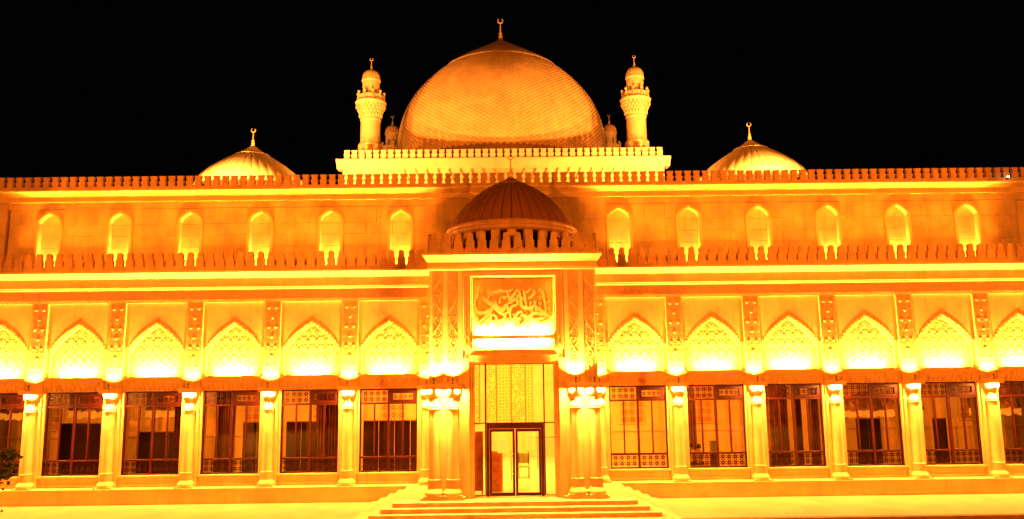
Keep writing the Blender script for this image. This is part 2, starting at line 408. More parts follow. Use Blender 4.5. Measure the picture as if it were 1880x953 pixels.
# vertical legs of the arch
for sx in (-1, 1): arc.box(*sorted((sx*1.27, sx*1.115)), .24, .45, 4.95, 6.10)
arc_me = arc.mesh('archivolt', STONE)
bd = MB()
m = [((a[0]+b[0])/2, (a[1]+b[1])/2) for a, b in zip(outer, inner)]
pts = spline(m, 6); acc = 0; last = pts[0]; 
for q in pts[1:]:
    acc += math.hypot(q[0]-last[0], q[1]-last[1]); last = q
    if acc > .155:
        acc = 0; bd.v_ = 1
        bd.add([(q[0]-.05,.21,q[1]-.05),(q[0]+.05,.21,q[1]-.05),(q[0]+.05,.21,q[1]+.05),(q[0]-.05,.21,q[1]+.05),(q[0]-.038,.15,q[1]-.038),(q[0]+.038,.15,q[1]-.038),(q[0]+.038,.15,q[1]+.038),(q[0]-.038,.15,q[1]+.038)],
               [(4,5,6,7),(0,1,5,4),(1,2,6,5),(2,3,7,6),(3,0,4,7)])
bd_me = bd.mesh('arch_beads', STONE)
lun = MB(); lun.add([(x*.9, .36, 7.2-drop(abs(x)/1.27)*.98) for x in AX]+[(x*.9, .36, 4.9) for x in AX],
                    [(i, N_A+1+i, N_A+2+i, i+1) for i in range(N_A)])
lun_me = lun.mesh('lunette', CARVE)
ros = MB()
for i in range(8):
    a = i*PI/4+PI/8; c, sn = math.cos(a), math.sin(a); r0, r1, w = .045, .125, .030
    P = [(r0*c, r0*sn), ((r0+r1)/2*c-w*sn, (r0+r1)/2*sn+w*c), (r1*c, r1*sn), ((r0+r1)/2*c+w*sn, (r0+r1)/2*sn-w*c)]
    ros.add([(x, 0, z) for x, z in P]+[((r0+r1)/2*c, -.035, (r0+r1)/2*sn)], [(0,1,4),(1,2,4),(2,3,4),(3,0,4)])
ros.add([(.028*math.cos(i*PI/3), -.02, .028*math.sin(i*PI/3)) for i in range(6)], [tuple(range(6))])
ros_me = ros.mesh('rosette', CARVE)
trc = MB()
ROS = []
for j in range(5):
    z = 5.25+j*.355
    for i in range(6):
        x = (i-2.5)*.36
        top = 7.0-drop(min(1, abs(x)/1.10))*1.0
        if z+.14 < top and abs(x) < 1.0: ROS.append((x, z))
def inarch(x, z): return z < 7.0-drop(min(1, abs(x)/1.12)) and abs(x) < 1.1
for j in range(7):
    for i in range(8):
        x = (i-3.5)*.36; z = 5.07+j*.355
        for dx, dz in ((.11,0),(-.11,0),(0,.11),(0,-.11)):
            a = (x+dx, z+dz)
            for ex, ez in ((.055,.055),(-.055,.055),(.055,-.055),(-.055,-.055)):
                b = (x+dx+ex, z+dz+ez)
                if inarch(*a) and inarch(*b): trc.bar(a, b, .018, .34, .36)
trc_me = trc.mesh('tracery', CARVE)
frz = MB(); lattice(frz, -1.6, 1.6, 8.05, 8.50, .20, .024, .058, .09); frz_me = frz.mesh('frieze_relief', CARVE)
for s, xb, k in BAYS:
    x = s*xb
    for nm, me in (('window_sill', sill_me), ('muqarnas_band', muq_me), ('spandrel_wall', spand_me), ('arch_beads', bd_me), ('frieze_relief', frz_me)): link(nm, me, mq, (x,0,0))
    link('archivolt', arc_me, mq, (x,0,0))
    for sx in (-1.225, 1.225): link('window_jamb', jam_me, mq, (x+sx,0,0))
    lu = link('lunette', lun_me, mq, (x,0,0)); link('tracery', trc_me, lu)
    for rx, rz_ in ROS: link('rosette', ros_me, lu, (rx, .36, rz_))
    hb = MB().box(-.95, .95, .06, .12, 4.951, 4.975) if k == 0 and s < 0 else hb
    if k == 0 and s < 0: bar_me = hb.mesh('light_bar', FIXT); BARS = []
    t = link('light_bar', bar_me, None, (x,0,0)); tag(t, 'slim light bar on the sill of the %s arch %s of the portico' % (ORD[k], 'left' if s < 0 else 'right'), 'floodlight', 'light bars under the arches')
    lamp('AREA', (x, .095, 4.985), (x, .23, 5.5), G['lun']*random.uniform(.85, 1.1), HOT, size=1.35, size_y=.04)
for s in (-1, 1):
    x0, x1 = sorted((s*3.1, s*XE)); b = MB()
    b.box(x0, x1, .09, .9, 8.0, 8.52); obj('frieze', b, STONE, mq)
    x0, x1 = sorted((s*22.9, s*XE)); b = MB(); b.box(x0, x1, .3, .9, .6, 8.0); obj('end_wall', b, STONE, mq)
CORN = [(.5,8.52),(.04,8.52),(0,8.55),(-.01,8.61),(-.03,8.62),(-.03,8.97),(-.05,9.0),(-.12,9.06),(-.24,9.14),(-.36,9.20),(-.36,9.275),(.5,9.275)]
for s in (-1, 1):
    x0, x1 = sorted((s*2.9, s*XE)); b = MB().profile_x(CORN, x0, x1); obj('cornice', b, STONE, mq)
# lower battlement
def finger(pitch):
    h = pitch/2; w2, w1 = .155, .108
    L_ = [(-h+.004,0),(-h+.004,.16),(-h+.02,.185),(-w2-.005,.23),(-w2,.27),(-w2,.46),(-w1-.02,.49),(-w1,.52),(-w1,.68)]
    arcp = [(-w1*math.cos(a), .68+w1*math.sin(a)) for a in [PI*i/8 for i in range(1, 8)]]
    R_ = [(-x, z) for x, z in reversed(L_)]
    P = L_+arcp+R_
    b = MB().prism_xz(P[::-1], -.07, .07)
    # raised inner border
    I = [(-w1+.035,.22),(-w1+.035,.64),(0,.72),(w1-.035,.64),(w1-.035,.22)]
    b.strip(I, [(x*.6, z*.97+.01) for x, z in I], -.08, -.07)
    return b
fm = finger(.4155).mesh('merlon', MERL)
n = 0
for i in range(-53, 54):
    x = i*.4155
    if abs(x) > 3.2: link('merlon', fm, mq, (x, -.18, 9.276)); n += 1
b = MB(); b.box(-XE, XE, .45, 3.3, 9.0, 9.26); obj('roof_terrace', b, STONE, mq)
# upper storey
uw = MB(); uw.box(-XE-4, XE+4, 3.25, 3.9, 9.2, 13.0); UW = obj('upper_wall', uw, STONE, mq)
NX = []
for s in (-1, 1):
    for k in range(6): NX.append(s*(4.98+3.215*k)+(0 if s > 0 else -.08))
NX.sort()
def narch(w, zs, zap, n=20):
    P = []
    for i in range(n+1):
        t = -1+2*i/n; a = abs(t); P.append((t*w, zap-(zap-zs)*(.45*a+.55*(1-math.sqrt(max(0, 1-a*a))))))
    return P
no = narch(.60, 12.02, 12.55); ni = narch(.485, 12.02, 12.44)
sur = MB()
top = [(-.64+1.28*i/20, 12.62) for i in range(21)]
sur.strip([(-.64, 9.26)]+[( -.64, 12.02)]+top+[(.64, 12.02), (.64, 9.26)], [(-.60, 9.26)]+[(-.60, 12.02)]+no+[(.60, 12.02), (.60, 9.26)], 3.0, 3.25)
sur_me = sur.mesh('niche', STONE)
rim = MB(); rim.strip([(-.60, 9.26)]+no+[(.60, 9.26)], [(-.485, 9.26)]+ni+[(.485, 9.26)], 2.93, 3.25)
rim.strip([(-.485, 9.26)]+ni+[(.485, 9.26)], [(-.455, 9.26)]+[(x*.94, z-.03) for x, z in ni]+[(.455, 9.26)], 2.97, 3.25)
rim_me = rim.mesh('niche_rim', STONE)
nb = []
for i in range(7): nb.append((9.27+i*.53, 9.27+(i+1)*.53-.012))
nbm = []
for z0, z1 in nb:
    zz = min(z1, 12.5)
    if z0 < 12.45: nbm.append(MB().bev(-.455, .455, 3.17, 3.25, z0, zz, .004).mesh('stone_block', BLOCK))
for x in NX:
    q = link('niche', sur_me, mq, (x,0,0)); link('niche_rim', rim_me, q)
    for me in nbm: link('stone_block', me, q)
    lamp('SPOT', (x, 3.02, 9.30), (x, 3.12, 10.6), G['niche']*random.uniform(.8, 1.2), (1, .33, .05), size=.05, angle=150, blend=.8)
for s in (-1, 1):                                       # continuous wash strips on the terrace behind the parapet
    t = obj('light_strip', MB().box(-9.3, 9.3, -.05, .05, 0, .05), FIXT, None, (s*13.2, 2.5, 9.262)); tag(t, 'long low light strip on the terrace %s of the portico dome' % ('left' if s < 0 else 'right'), 'floodlight', 'terrace light strips')
    lamp('AREA', (s*13.2, 2.5, 9.33), (s*13.2, 2.72, 13.4), G['wash'], size=18.4, size_y=.08, spread=34)
# coursed stone blocks between the niches
zc0, hc, nco = 9.27, .527, 7
cache = {}
def blk(w, h):
    k = (round(w,3), round(h,3))
    if k not in cache: cache[k] = MB().bev(-w/2+.0025, w/2-.0025, 0, .22, .0025, h-.0025, .005).mesh('stone_block', BLOCK)
    return cache[k]
edges = [-XE]+[v for x in NX for v in (x-.64, x+.64)]+[XE]
cnt = 0
for gi in range(0, len(edges), 2):
    a, c_ = edges[gi], edges[gi+1]
    if c_-a > 2.6: a2, c2 = (-23.0, c_) if a < -20 else ((a, 23.4) if c_ > 20 else (a, c_))
    else: a2, c2 = a, c_
    wfull = c2-a2
    for j in range(6):
        h = hc if j < 5 else .733
        nb_ = max(1, round(wfull/1.05)); 
        if wfull > 2.6: nb_ = round(wfull/1.6)
        f = [.5]*1
        cuts = [a2+wfull*i/nb_ for i in range(nb_+1)]
        if j % 2: cuts = [a2]+[a2+wfull*(i+.5+random.uniform(-.08,.08))/nb_ for i in range(nb_)]+[c2] if nb_ > 1 else cuts
        for p, q in zip(cuts[:-1], cuts[1:]):
            if q-p > .12 and cnt < 296:
                link('stone_block', blk(q-p, h), UW, ((p+q)/2, 3.0+random.uniform(-.004,.004), zc0+j*hc)); cnt += 1
b = MB(); b.bev(-XE, XE, 3.0, 3.1, 12.515, 12.95, .005)
for x in NX: pass
obj('wall_top_course', MB().bev(-XE, XE, 3.004, 3.25, 12.64, 12.955, .005), BLOCK, mq)
UC = [(3.6,12.955),(2.98,12.955),(2.94,12.97),(2.94,13.02),(2.96,13.03),(2.96,13.22),(2.94,13.24),(2.84,13.30),(2.72,13.38),(2.66,13.42),(2.66,13.48),(3.6,13.48)]
obj('upper_cornice', MB().profile_x(UC, -XE-4, XE+4), STONE, mq)
def wing_merlon():
    P = [(-.203,0),(.203,0),(.203,.15),(.118,.15),(.166,.385),(.100,.385),(.158,.62),(-.158,.62),(-.100,.385),(-.166,.385),(-.118,.15),(-.203,.15)]
    return MB().prism_xz(P, -.07, .07)
wm = wing_merlon().mesh('merlon', MERL)
for i in range(-60, 61):
    link('merlon', wm, mq, (i*.41, 2.80, 13.481)); n += 1
obj('hall_roof', MB().box(-XE-4, XE+4, 3.2, 30, 13.0, 13.3), STONE, mq)
# end towers of the upper storey: framed panel at the far left
et = MB(); et.box(-XE-3, -23.15, 2.93, 3.1, 9.26, 12.95); et.box(-23.15,-23.09,2.88,3.1,9.26,12.95)
obj('end_panel', et, BLOCK, mq)
et = MB(); et.box(-XE-3, -23.15, 2.88, 2.935, 10.9, 10.95); obj('panel_moulding', et, STONE, mq)
# ------------------------------------------------------------ dome block
cxb = -.33
db = MB(); db.box(cxb-9.28, cxb+9.28, 11.35, 25.6, 13.2, 16.8); DB = obj('dome_block', db, PALE, mq)
CB = [(12,16.70),(11.32,16.70),(11.28,16.75),(11.26,16.86),(11.12,17.0),(11.02,17.1),(11.0,17.2),(12,17.2)]
b = MB().profile_x(CB, cxb-9.62, cxb+9.62)
obj('block_cornice', b, PALE, mq)
for s in (-1, 1):
    b = MB().box(*sorted((cxb+s*9.28, cxb+s*9.62)), 12.0, 25.6, 16.86, 17.2); obj('block_cornice', b, PALE, mq)
tri = MB(); n3 = 29
for i in range(n3):
    x = cxb-9.0+18.0*i/(n3-1)
    tri.prism_xz([(x-.27,15.95),(x+.27,15.95),(x+.27,16.12),(x+.06,16.52),(x+.06,16.62),(x-.06,16.62),(x-.06,16.52),(x-.27,16.12)], 11.24, 11.35)
obj('carved_band', tri, PALE, mq)
bm_ = MB().prism_xz([(-.205,0),(.205,0),(.205,.09),(.130,.09),(.178,.32),(.110,.32),(.166,.57),(-.166,.57),(-.110,.32),(-.178,.32),(-.130,.09),(-.205,.09)], -.07, .07).mesh('merlon', PALE)
for i in range(44):
    link('merlon', bm_, mq, (cxb-9.03+18.06*i/43, 11.25, 17.201)); n += 1
for s in (-1, 1):
    sb = MB()
    for j in range(30): 
        y = 11.7+j*.43
        sb.box(cxb+s*9.2-.07, cxb+s*9.2+.07, y-.16, y+.16, 17.2, 17.77)
    obj('side_battlement', sb, PALE, mq, kind='stuff')
    sb = MB()

# ------------------------------------------------------------ finials, domes, minarets
def finial(parent, z, h, name='finial'):
    s = h/1.5
    b = MB().lathe([(.16*s,0),(.16*s,.07*s),(.10*s,.12*s),(.14*s,.20*s),(.15*s,.26*s),(.09*s,.36*s),(.11*s,.42*s),(.11*s,.48*s),(.055*s,.58*s),(.035*s,1.05*s),(.03*s,1.2*s),(.05*s,1.22*s),(.0,1.25*s)], 12)
    R, cz = .17*s, 1.36*s
    P = []; Rr = []
    for i in range(17):
        t = math.radians(-90-145+290*i/16); P.append((R*math.cos(t), 0, cz+R*math.sin(t)+.02*s)); Rr.append(.042*s*math.sin(PI*(i+.35)/16.7)+.006*s)
    b.tube(P, Rr, 6)
    return obj(name, b, GOLD, parent, (0,0,z), True)
def gore_dome(name, label, loc, prof, ngore, cap_r, cap_z, apex_z, fin, group, gmat=None):
    gmat = gmat or DOMEM
    """prof: list of (radius, z) bottom to cap ring; separate gore panels with open joints"""
    t = thing(name, label, 'dome', loc, 0, group)
    P = spline(prof, 5)
    core = MB().lathe([(max(.02, r-.05), z-.01) for r, z in P], 48); obj('core', core, DOMED, t, smooth=True)
    gm = MB(); gap = .012
    da = 2*PI/ngore; vs = []; K = 4
    for r, z in P:
        hw = da/2-gap/max(r, .2)
        for k in range(K+1):
            a = -hw+2*hw*k/K; bul = .018*math.cos(PI*(k/K-.5))
            vs.append(((r+bul)*math.sin(a), -(r+bul)*math.cos(a), z))
    m0 = len(vs)
    for r, z in P:
        hw = da/2-gap/max(r, .2)
        for a in (-hw, hw): vs.append(((r-.05)*math.sin(a), -(r-.05)*math.cos(a), z))
    fs = []
    for j in range(len(P)-1):
        for k in range(K): fs.append((j*(K+1)+k, j*(K+1)+k+1, (j+1)*(K+1)+k+1, (j+1)*(K+1)+k))
        fs.append((j*(K+1), (j+1)*(K+1), m0+2*(j+1), m0+2*j)); fs.append((j*(K+1)+K, m0+2*j+1, m0+2*(j+1)+1, (j+1)*(K+1)+K))
    gm.add(vs, fs); gme = gm.mesh('gore', gmat, True)
    for i in range(ngore): link('gore', gme, t, rz=i*da+da/2)
    cp = MB().lathe([(cap_r+.05, cap_z-.05),(cap_r+.06, cap_z),(cap_r*.72, cap_z+(apex_z-cap_z)*.30),(cap_r*.35, cap_z+(apex_z-cap_z)*.68),(.10, apex_z-.02),(.0, apex_z)], 40)
    obj('cap', cp, gmat, t, smooth=True)
    finial(t, apex_z-.03, fin)
    return t
# side domes
sprof = [(3.1,-2.6),(2.84,-2.1),(2.50,-1.7),(2.03,-1.3),(1.50,-.93),(.92,-.56)]
for x, z, lab in ((-14.32, 17.62, 'ribbed pale dome on the roof left of the great dome'), (13.50, 17.68, 'ribbed pale dome on the roof right of the great dome')):
    gore_dome('side_dome', lab, (x, 9.8, z), sprof, 40, .90, -.55, 0.06, 1.0, 'ribbed domes on the hall roof', SDOME)
# main dome with interlaced relief
MD = thing('great_dome', 'huge central dome clad in diamond relief with a smooth conical cap', 'dome', (-.49, 20, 19))
mp = [(7.0,-1.5),(7.19,0),(7.2,1),(7.1,2),(6.88,3),(6.48,4),(5.84,5),(4.93,6),(4.0,6.78)]
P = spline(mp, 6)
obj('dome_shell', MB().lathe(P, 96), DOMED, MD, smooth=True)
# arc length table
arcl = [0]
for a, b_ in zip(P[:-1], P[1:]): arcl.append(arcl[-1]+math.hypot(b_[0]-a[0], b_[1]-a[1]))
def at(sv):
    sv = max(0, min(arcl[-1], sv))
    for i in range(len(arcl)-1):
        if sv <= arcl[i+1]:
            t = (sv-arcl[i])/(arcl[i+1]-arcl[i]); r = P[i][0]+t*(P[i+1][0]-P[i][0]); z = P[i][1]+t*(P[i+1][1]-P[i][1])
            tx, tz = P[i+1][0]-P[i][0], P[i+1][1]-P[i][1]; l = math.hypot(tx, tz); return r, z, tz/l, -tx/l
NC = 112; rel_ = MB(); tiles = []
rows = []; sv = 1.2
while sv < arcl[-1]-.1:
    r = at(sv)[0]; dz = max(.16, 2*PI*r/NC*.62); rows.append((sv, dz)); sv += dz*.5
for ri, (sv, dz) in enumerate(rows):
    off = .5 if ri % 2 else 0
    for c in range(NC):
        a = 2*PI*(c+off)/NC-PI/2
        if math.sin(a) > .30: continue                 # the back of the dome is turned away from every near view
        ha = PI/NC*.93; pts4 = []
        for da, ds, rise in ((0, -dz*.47, .01), (ha, 0, .015), (0, dz*.47, .045), (-ha, 0, .015), (0, 0, .06)):
            r, z, nx_, nz_ = at(sv+ds); rr = r+rise*nx_; pts4.append((rr*math.cos(a+da), rr*math.sin(a+da), z+rise*nz_))
        tiles.append((abs(c+off-NC/2)/NC, ri, pts4))
for _, ri, p in tiles: rel_.add(p, [(0,1,4),(1,2,4),(2,3,4),(3,0,4)])
o = obj('diamond_relief', rel_, DOMEM, MD, kind='stuff')
obj('conical_cap', MB().lathe([(4.02,6.70),(4.12,6.80),(4.06,6.88),(3.0,7.62),(1.8,8.36),(.6,9.10),(.12,9.42)], 64), DOMEM, MD, smooth=True)
finial(MD, 9.40, 1.6)
# minarets (origin at roof level z=17)
def minaret(loc, label):
    t = thing('minaret', label, 'minaret', loc, 0, 'minarets at the corners of the dome block')
    obj('shaft', MB().lathe([(.70,1.0),(.72,1.5),(.73,1.75),(.66,1.85),(.60,1.95),(.59,3.28),(.63,3.32),(.63,3.38),(.60,3.42)], 28), PALE, t, smooth=True)
    fl_ = MB().lathe([(.60,3.40),(.62,3.6),(.68,3.9),(.76,4.1),(.84,4.26),(.93,4.38),(.95,4.45),(.92,4.50),(.80,4.52)], 32)
    for j, (r, z) in enumerate(((.64,3.6),(.68,3.82),(.75,4.0),(.83,4.15))):
        for i in range(22):
            a = 2*PI*(i+.5*(j % 2))/22; c_, s_ = math.cos(a), math.sin(a)
            fl_.tube([((r+.0)*c_, (r)*s_, z-.1), ((r+.045)*c_, (r+.045)*s_, z+.06)], [.02, .05], 5)
    obj('muqarnas_collar', fl_, PALE, t, smooth=True)
    ba = MB()
    for i in range(10):
        a0, a1 = 2*PI*i/10, 2*PI*(i+1)/10
        p0, p1 = (.80*math.cos(a0), .80*math.sin(a0)), (.80*math.cos(a1), .80*math.sin(a1))
        q0, q1 = (p0[0]*.93, p0[1]*.93), (p1[0]*.93, p1[1]*.93)
        ba.add([(*p0,4.5),(*p1,4.5),(*p1,4.88),(*p0,4.88),(*q0,4.5),(*q1,4.5),(*q1,4.88),(*q0,4.88)], [(0,1,2,3),(4,7,6,5),(3,2,6,7)])
        mx_, my_ = (p0[0]+p1[0])/2*1.01, (p0[1]+p1[1])/2*1.01; tx, ty = -math.sin((a0+a1)/2), math.cos((a0+a1)/2)
        ba.tube([(mx_+tx*.10*math.cos(u), my_+ty*.10*math.cos(u), 4.69+.10*math.sin(u)) for u in [2*PI*k/8 for k in range(9)]], .018, 4)
    obj('balcony_parapet', ba, PALE, t)
    pm = MB().lathe([(.055,4.5),(.055,4.93),(.035,4.96),(.075,5.0),(.085,5.05),(.07,5.11),(.0,5.14)], 8).mesh('balcony_post', PALE, True)
    for i in range(10):
        a = 2*PI*i/10; link('balcony_post', pm, t, (.80*math.cos(a), .80*math.sin(a), 0))
    lt = MB(); n_ = 8
    for i in range(n_):                                # lantern piers with arched gaps
        a = 2*PI*(i+.5)/n_+PI/8; hw = .155*PI/ .9/2.6
        vs = []
        for r in (.52, .42):
            for da in (-.27, .27):
                for z in (4.5, 5.6): vs.append((r*math.cos(a+da), r*math.sin(a+da), z))
        lt.add(vs, [(0,2,3,1),(4,5,7,6),(0,1,5,4),(2,6,7,3)])
    lt.lathe([(.52,5.42),(.52,5.80),(.56,5.82),(.58,5.90),(.53,5.95)], 28)
    lt.lathe([(.30,4.5),(.30,5.6)], 12)
    obj('lantern', lt, PALE, t, smooth=False)
    dm = MB(); n_ = 48; prof = spline([(.545,5.93),(.55,6.05),(.51,6.25),(.40,6.43),(.24,6.54),(.06,6.60)], 4); vs = []
    for r, z in prof:
        for i in range(n_): rr = r*(1.0 if i % 3 else .93); a = 2*PI*i/n_; vs.append((rr*math.cos(a), rr*math.sin(a), z))
    dm.add(vs, [(j*n_+i, j*n_+(i+1) % n_, (j+1)*n_+(i+1) % n_, (j+1)*n_+i) for j in range(len(prof)-1) for i in range(n_)]+[tuple((len(prof)-1)*n_+i for i in range(n_))])
    obj('ribbed_dome', dm, DOMEM, t)
    finial(t, 6.57, .80)
    return t
mn = minaret((-8.45, 13.5, 16.97), 'tall pale minaret left of the great dome, standing at the front corner')
dup(mn, (7.82, 13.5, 17.0), 'tall pale minaret right of the great dome, standing at the front corner')
dup(mn, (-8.80, 24.5, 17.08), 'dim rear minaret half hidden behind the left edge of the great dome')
dup(mn, (7.70, 24.5, 17.0), 'orange rear minaret peeping out behind the right edge of the great dome')
# roof floodlights
def flood(loc, tgt, power, label, angle=90, size=.12, grp='roof floodlights', blend=.5, col=HOT):
    t = thing('floodlight', label, 'floodlight', loc, 0, grp)
    q = (Vector(tgt)-Vector(loc)).normalized().to_track_quat('-Z', 'Y')
    h = MB(); 
    for a in ((-.2,.2,.14,.16),(-.2,.2,-.16,-.14),(-.2,-.18,-.14,.14),(.18,.2,-.14,.14)): h.box(a[0], a[1], a[2], a[3], -.06, .1)
    h.box(-.2, .2, -.16, .16, .1, .12)
    o = obj('housing', h, FIXT, t); o.rotation_mode = 'QUATERNION'; o.rotation_quaternion = q
    obj('stand', MB().box(-.03, .03, -.03, .03, -.5, -.14), FIXT, t)
    lamp('SPOT', Vector(loc)+q @ Vector((0,0,-.08)), tgt, power, col, size=size, angle=angle, blend=blend)
flood((-7.6, 6.0, 13.85), (-7.6, 11.5, 18.2), G['block'], 'roof floodlight before the left end of the dome block', 120)
flood((7.0, 6.0, 13.85), (7.0, 11.5, 18.2), G['block'], 'roof floodlight before the right end of the dome block', 120)
flood((-11.5, 4.4, 13.85), (-2.5, 16, 24.5), G['dome'], 'roof floodlight on the left aimed at the great dome', 70)
flood((10.9, 4.4, 13.85), (1.5, 16, 24.5), G['dome']*1.2, 'roof floodlight on the right aimed at the great dome', 70)
flood((-14.4, 3.9, 13.85), (-14.4, 8.6, 18.0), G['side'], 'roof floodlight below the left ribbed dome', 110)
flood((13.6, 3.9, 13.85), (13.6, 8.6, 18.0), G['side'], 'roof floodlight below the right ribbed dome', 110)
flood((-21.0, 12.0, 13.9), (-6.5, 18.5, 22), G['dome']*.8, 'added roof floodlight far left washing the side of the great dome', 60)  # unseen lamp added to brighten the left edge of the dome
flood((20.2, 12.0, 13.9), (5.8, 18.5, 22), G['dome']*.8, 'added roof floodlight far right washing the side of the great dome', 60)  # same added lamp for the right edge of the dome
flood((6.2, 20.0, 17.6), (7.7, 24.5, 21.5), 260, 'floodlight behind the dome aimed at the right rear minaret', 100)
for (x, y, z, lab) in ((22.9, 2.55, 13.62, 'tiny white lamp between the merlons at the far right of the top parapet'), (21.1, .1, 9.55, 'tiny white lamp behind the lower parapet at the far right')):
    t = thing('marker_lamp', lab, 'lamp', (x, y, z))
    obj('bulb', MB().lathe([(.0,-.025),(.04,-.02),(.05,0),(.04,.02),(.0,.025)], 10), LAMPW, t, smooth=True); obj('bracket', MB().box(-.02,.02,0,.15,-.12,-.04), FIXT, t)

# ------------------------------------------------------------ PORTICO
pt = thing('entrance_portico', 'projecting entrance portico with paired columns, calligraphy panel and glazed doors', 'portico', (0,-3.75,.6))
def PO(mb, dx=0, dy=3.75, dz=-.6):                     # world -> portico-local
    mb.v = [(x+dx, y+dy, z+dz) for x, y, z in mb.v]; return mb
def po(name, mb, m, **k): return obj(name, PO(mb), m, pt, **k)
FY = -3.70
b = MB()
for s in (-1, 1):
    b.box(*sorted((s*1.82, s*3.04)), FY, -3.2, .6, 8.74)
    b.box(*sorted((s*2.74, s*3.04)), -3.2, .15, .6, 8.74)
b.box(-1.82, 1.82, FY+.01, -3.2, 8.42, 8.74)
b.box(-1.82, 1.82, FY+.02, -3.2, 5.62, 5.80)
po('portico_wall', b, STONE)
b = MB()                                               # raised pilaster strips beside the scroll bands
for x0, x1 in ((-3.04,-2.95),(-2.55,-2.38),(-1.98,-1.82),(1.86,2.02),(2.40,2.58),(2.96,3.04)): po('pilaster_strip', MB().bev(x0, x1, FY-.05, FY, 4.6, 8.72, .01), STONE)
def scroll(flip):
    m_ = MB(); sgn = -1 if flip else 1
    def sp(cx, cz, r0, a0, turns, d):
        return [(cx+(r0*(1-t*.78))*math.cos(a0+d*t*turns*2*PI), cz+(r0*(1-t*.78))*math.sin(a0+d*t*turns*2*PI)) for t in [i/14 for i in range(15)]]
    top = sp(.0, .27, .10, PI*.95, 1.1, -1); bot = [(-x, -z) for x, z in top]
    S1 = list(reversed(top))+[(-.11,.20),(-.05,.08),(.05,-.08),(.11,-.20)]+bot
    S1 = [(x*sgn, z) for x, z in S1]
    m_.ribbon(S1, [.022]*len(S1), -.03, 0)
    S2 = [(x*sgn, z) for x, z in ((.125,.36),(.135,.25),(.09,.10),(-.03,-.10),(-.12,-.22),(-.14,-.33))]
    S2 = spline(S2, 4); m_.ribbon(S2, [.04]*len(S2), -.035, 0)
    for px, pz, ang in ((.03,.16,.8),(-.03,-.16,3.9),(.10,.02,0),(-.10,-.02,3.1),(-.13,.38,1.5),(.13,-.38,4.6)):
        c_, s_ = math.cos(ang), math.sin(ang)
        m_.bar((sgn*px, pz), (sgn*(px+.045*c_), pz+.045*s_), .03, -.028, 0)
    m_.bar((-.155,-.405), (.155,-.405), .012, -.02, 0)
    for sx in (-1,1): m_.bar((sx*.155,-.405), (sx*.155,.405), .012, -.02, 0)
    return m_.mesh('scroll_relief', CARVE)
sc_me = [scroll(False), scroll(True)]
for si, x in enumerate((-2.75, -2.18, 2.21, 2.77)):
    for j in range(5):
        link('scroll_relief', sc_me[(j+si) % 2], pt, (x, FY+3.75-.002, 8.28-j*.805-.6))
# interlace frame round the panel
b = MB()
b.bev(-1.80, -1.52, FY-.06, FY+.1, 5.80, 8.62, .015); b.bev(1.54, 1.82, FY-.06, FY+.1, 5.80, 8.62, .015); b.bev(-1.52, 1.54, FY-.06, FY+.1, 8.47, 8.62, .015)
b.box(-1.52,-1.47,FY+.0,FY+.3,5.80,8.47); b.box(1.49,1.54,FY+.0,FY+.3,5.80,8.47); b.box(-1.47,1.49,FY+.0,FY+.3,8.42,8.47)
po('panel_frame', b, STONE)
b = MB()
def knot(x0, x1, z0, z1, vert):
    L_ = (z1-z0) if vert else (x1-x0); w_ = (x1-x0) if vert else (z1-z0); nk = int(L_/.26); 
    for i in range(nk):
        for ph in (0, 1):
            t0, t1 = (i+.08)/nk*L_, (i+.92)/nk*L_; a = .2*w_ if ph == 0 else .8*w_; c_ = .8*w_ if ph == 0 else .2*w_
            pts_ = [(t0, a), (t0+(t1-t0)*.3, a), (t0+(t1-t0)*.7, c_), (t1, c_), (t1+.08/nk*L_*2, c_)]
            for p, q in zip(pts_[:-1], pts_[1:]):
                if vert: b.bar((x0+p[1], z0+p[0]), (x0+q[1], z0+q[0]), .030, FY-.088, FY-.06)
                else: b.bar((x0+p[0], z0+p[1]), (x0+q[0], z0+q[1]), .022, FY-.088, FY-.06)
    for e in (.0, 1.0):
        if vert: b.bar((x0+e*w_, z0), (x0+e*w_, z1), .014, FY-.08, FY-.06)
        else: b.bar((x0, z0+e*w_), (x1, z0+e*w_), .014, FY-.08, FY-.06)
knot(-1.77, -1.56, 5.86, 8.45, True); knot(1.58, 1.79, 5.86, 8.45, True); knot(-1.74, 1.76, 8.485, 8.605, False)
po('interlace_relief', b, CARVE)
PY = FY+.28
b = MB().box(-1.55, 1.55, PY, PY+.12, 5.75, 8.45); po('panel_back', b, STONE)
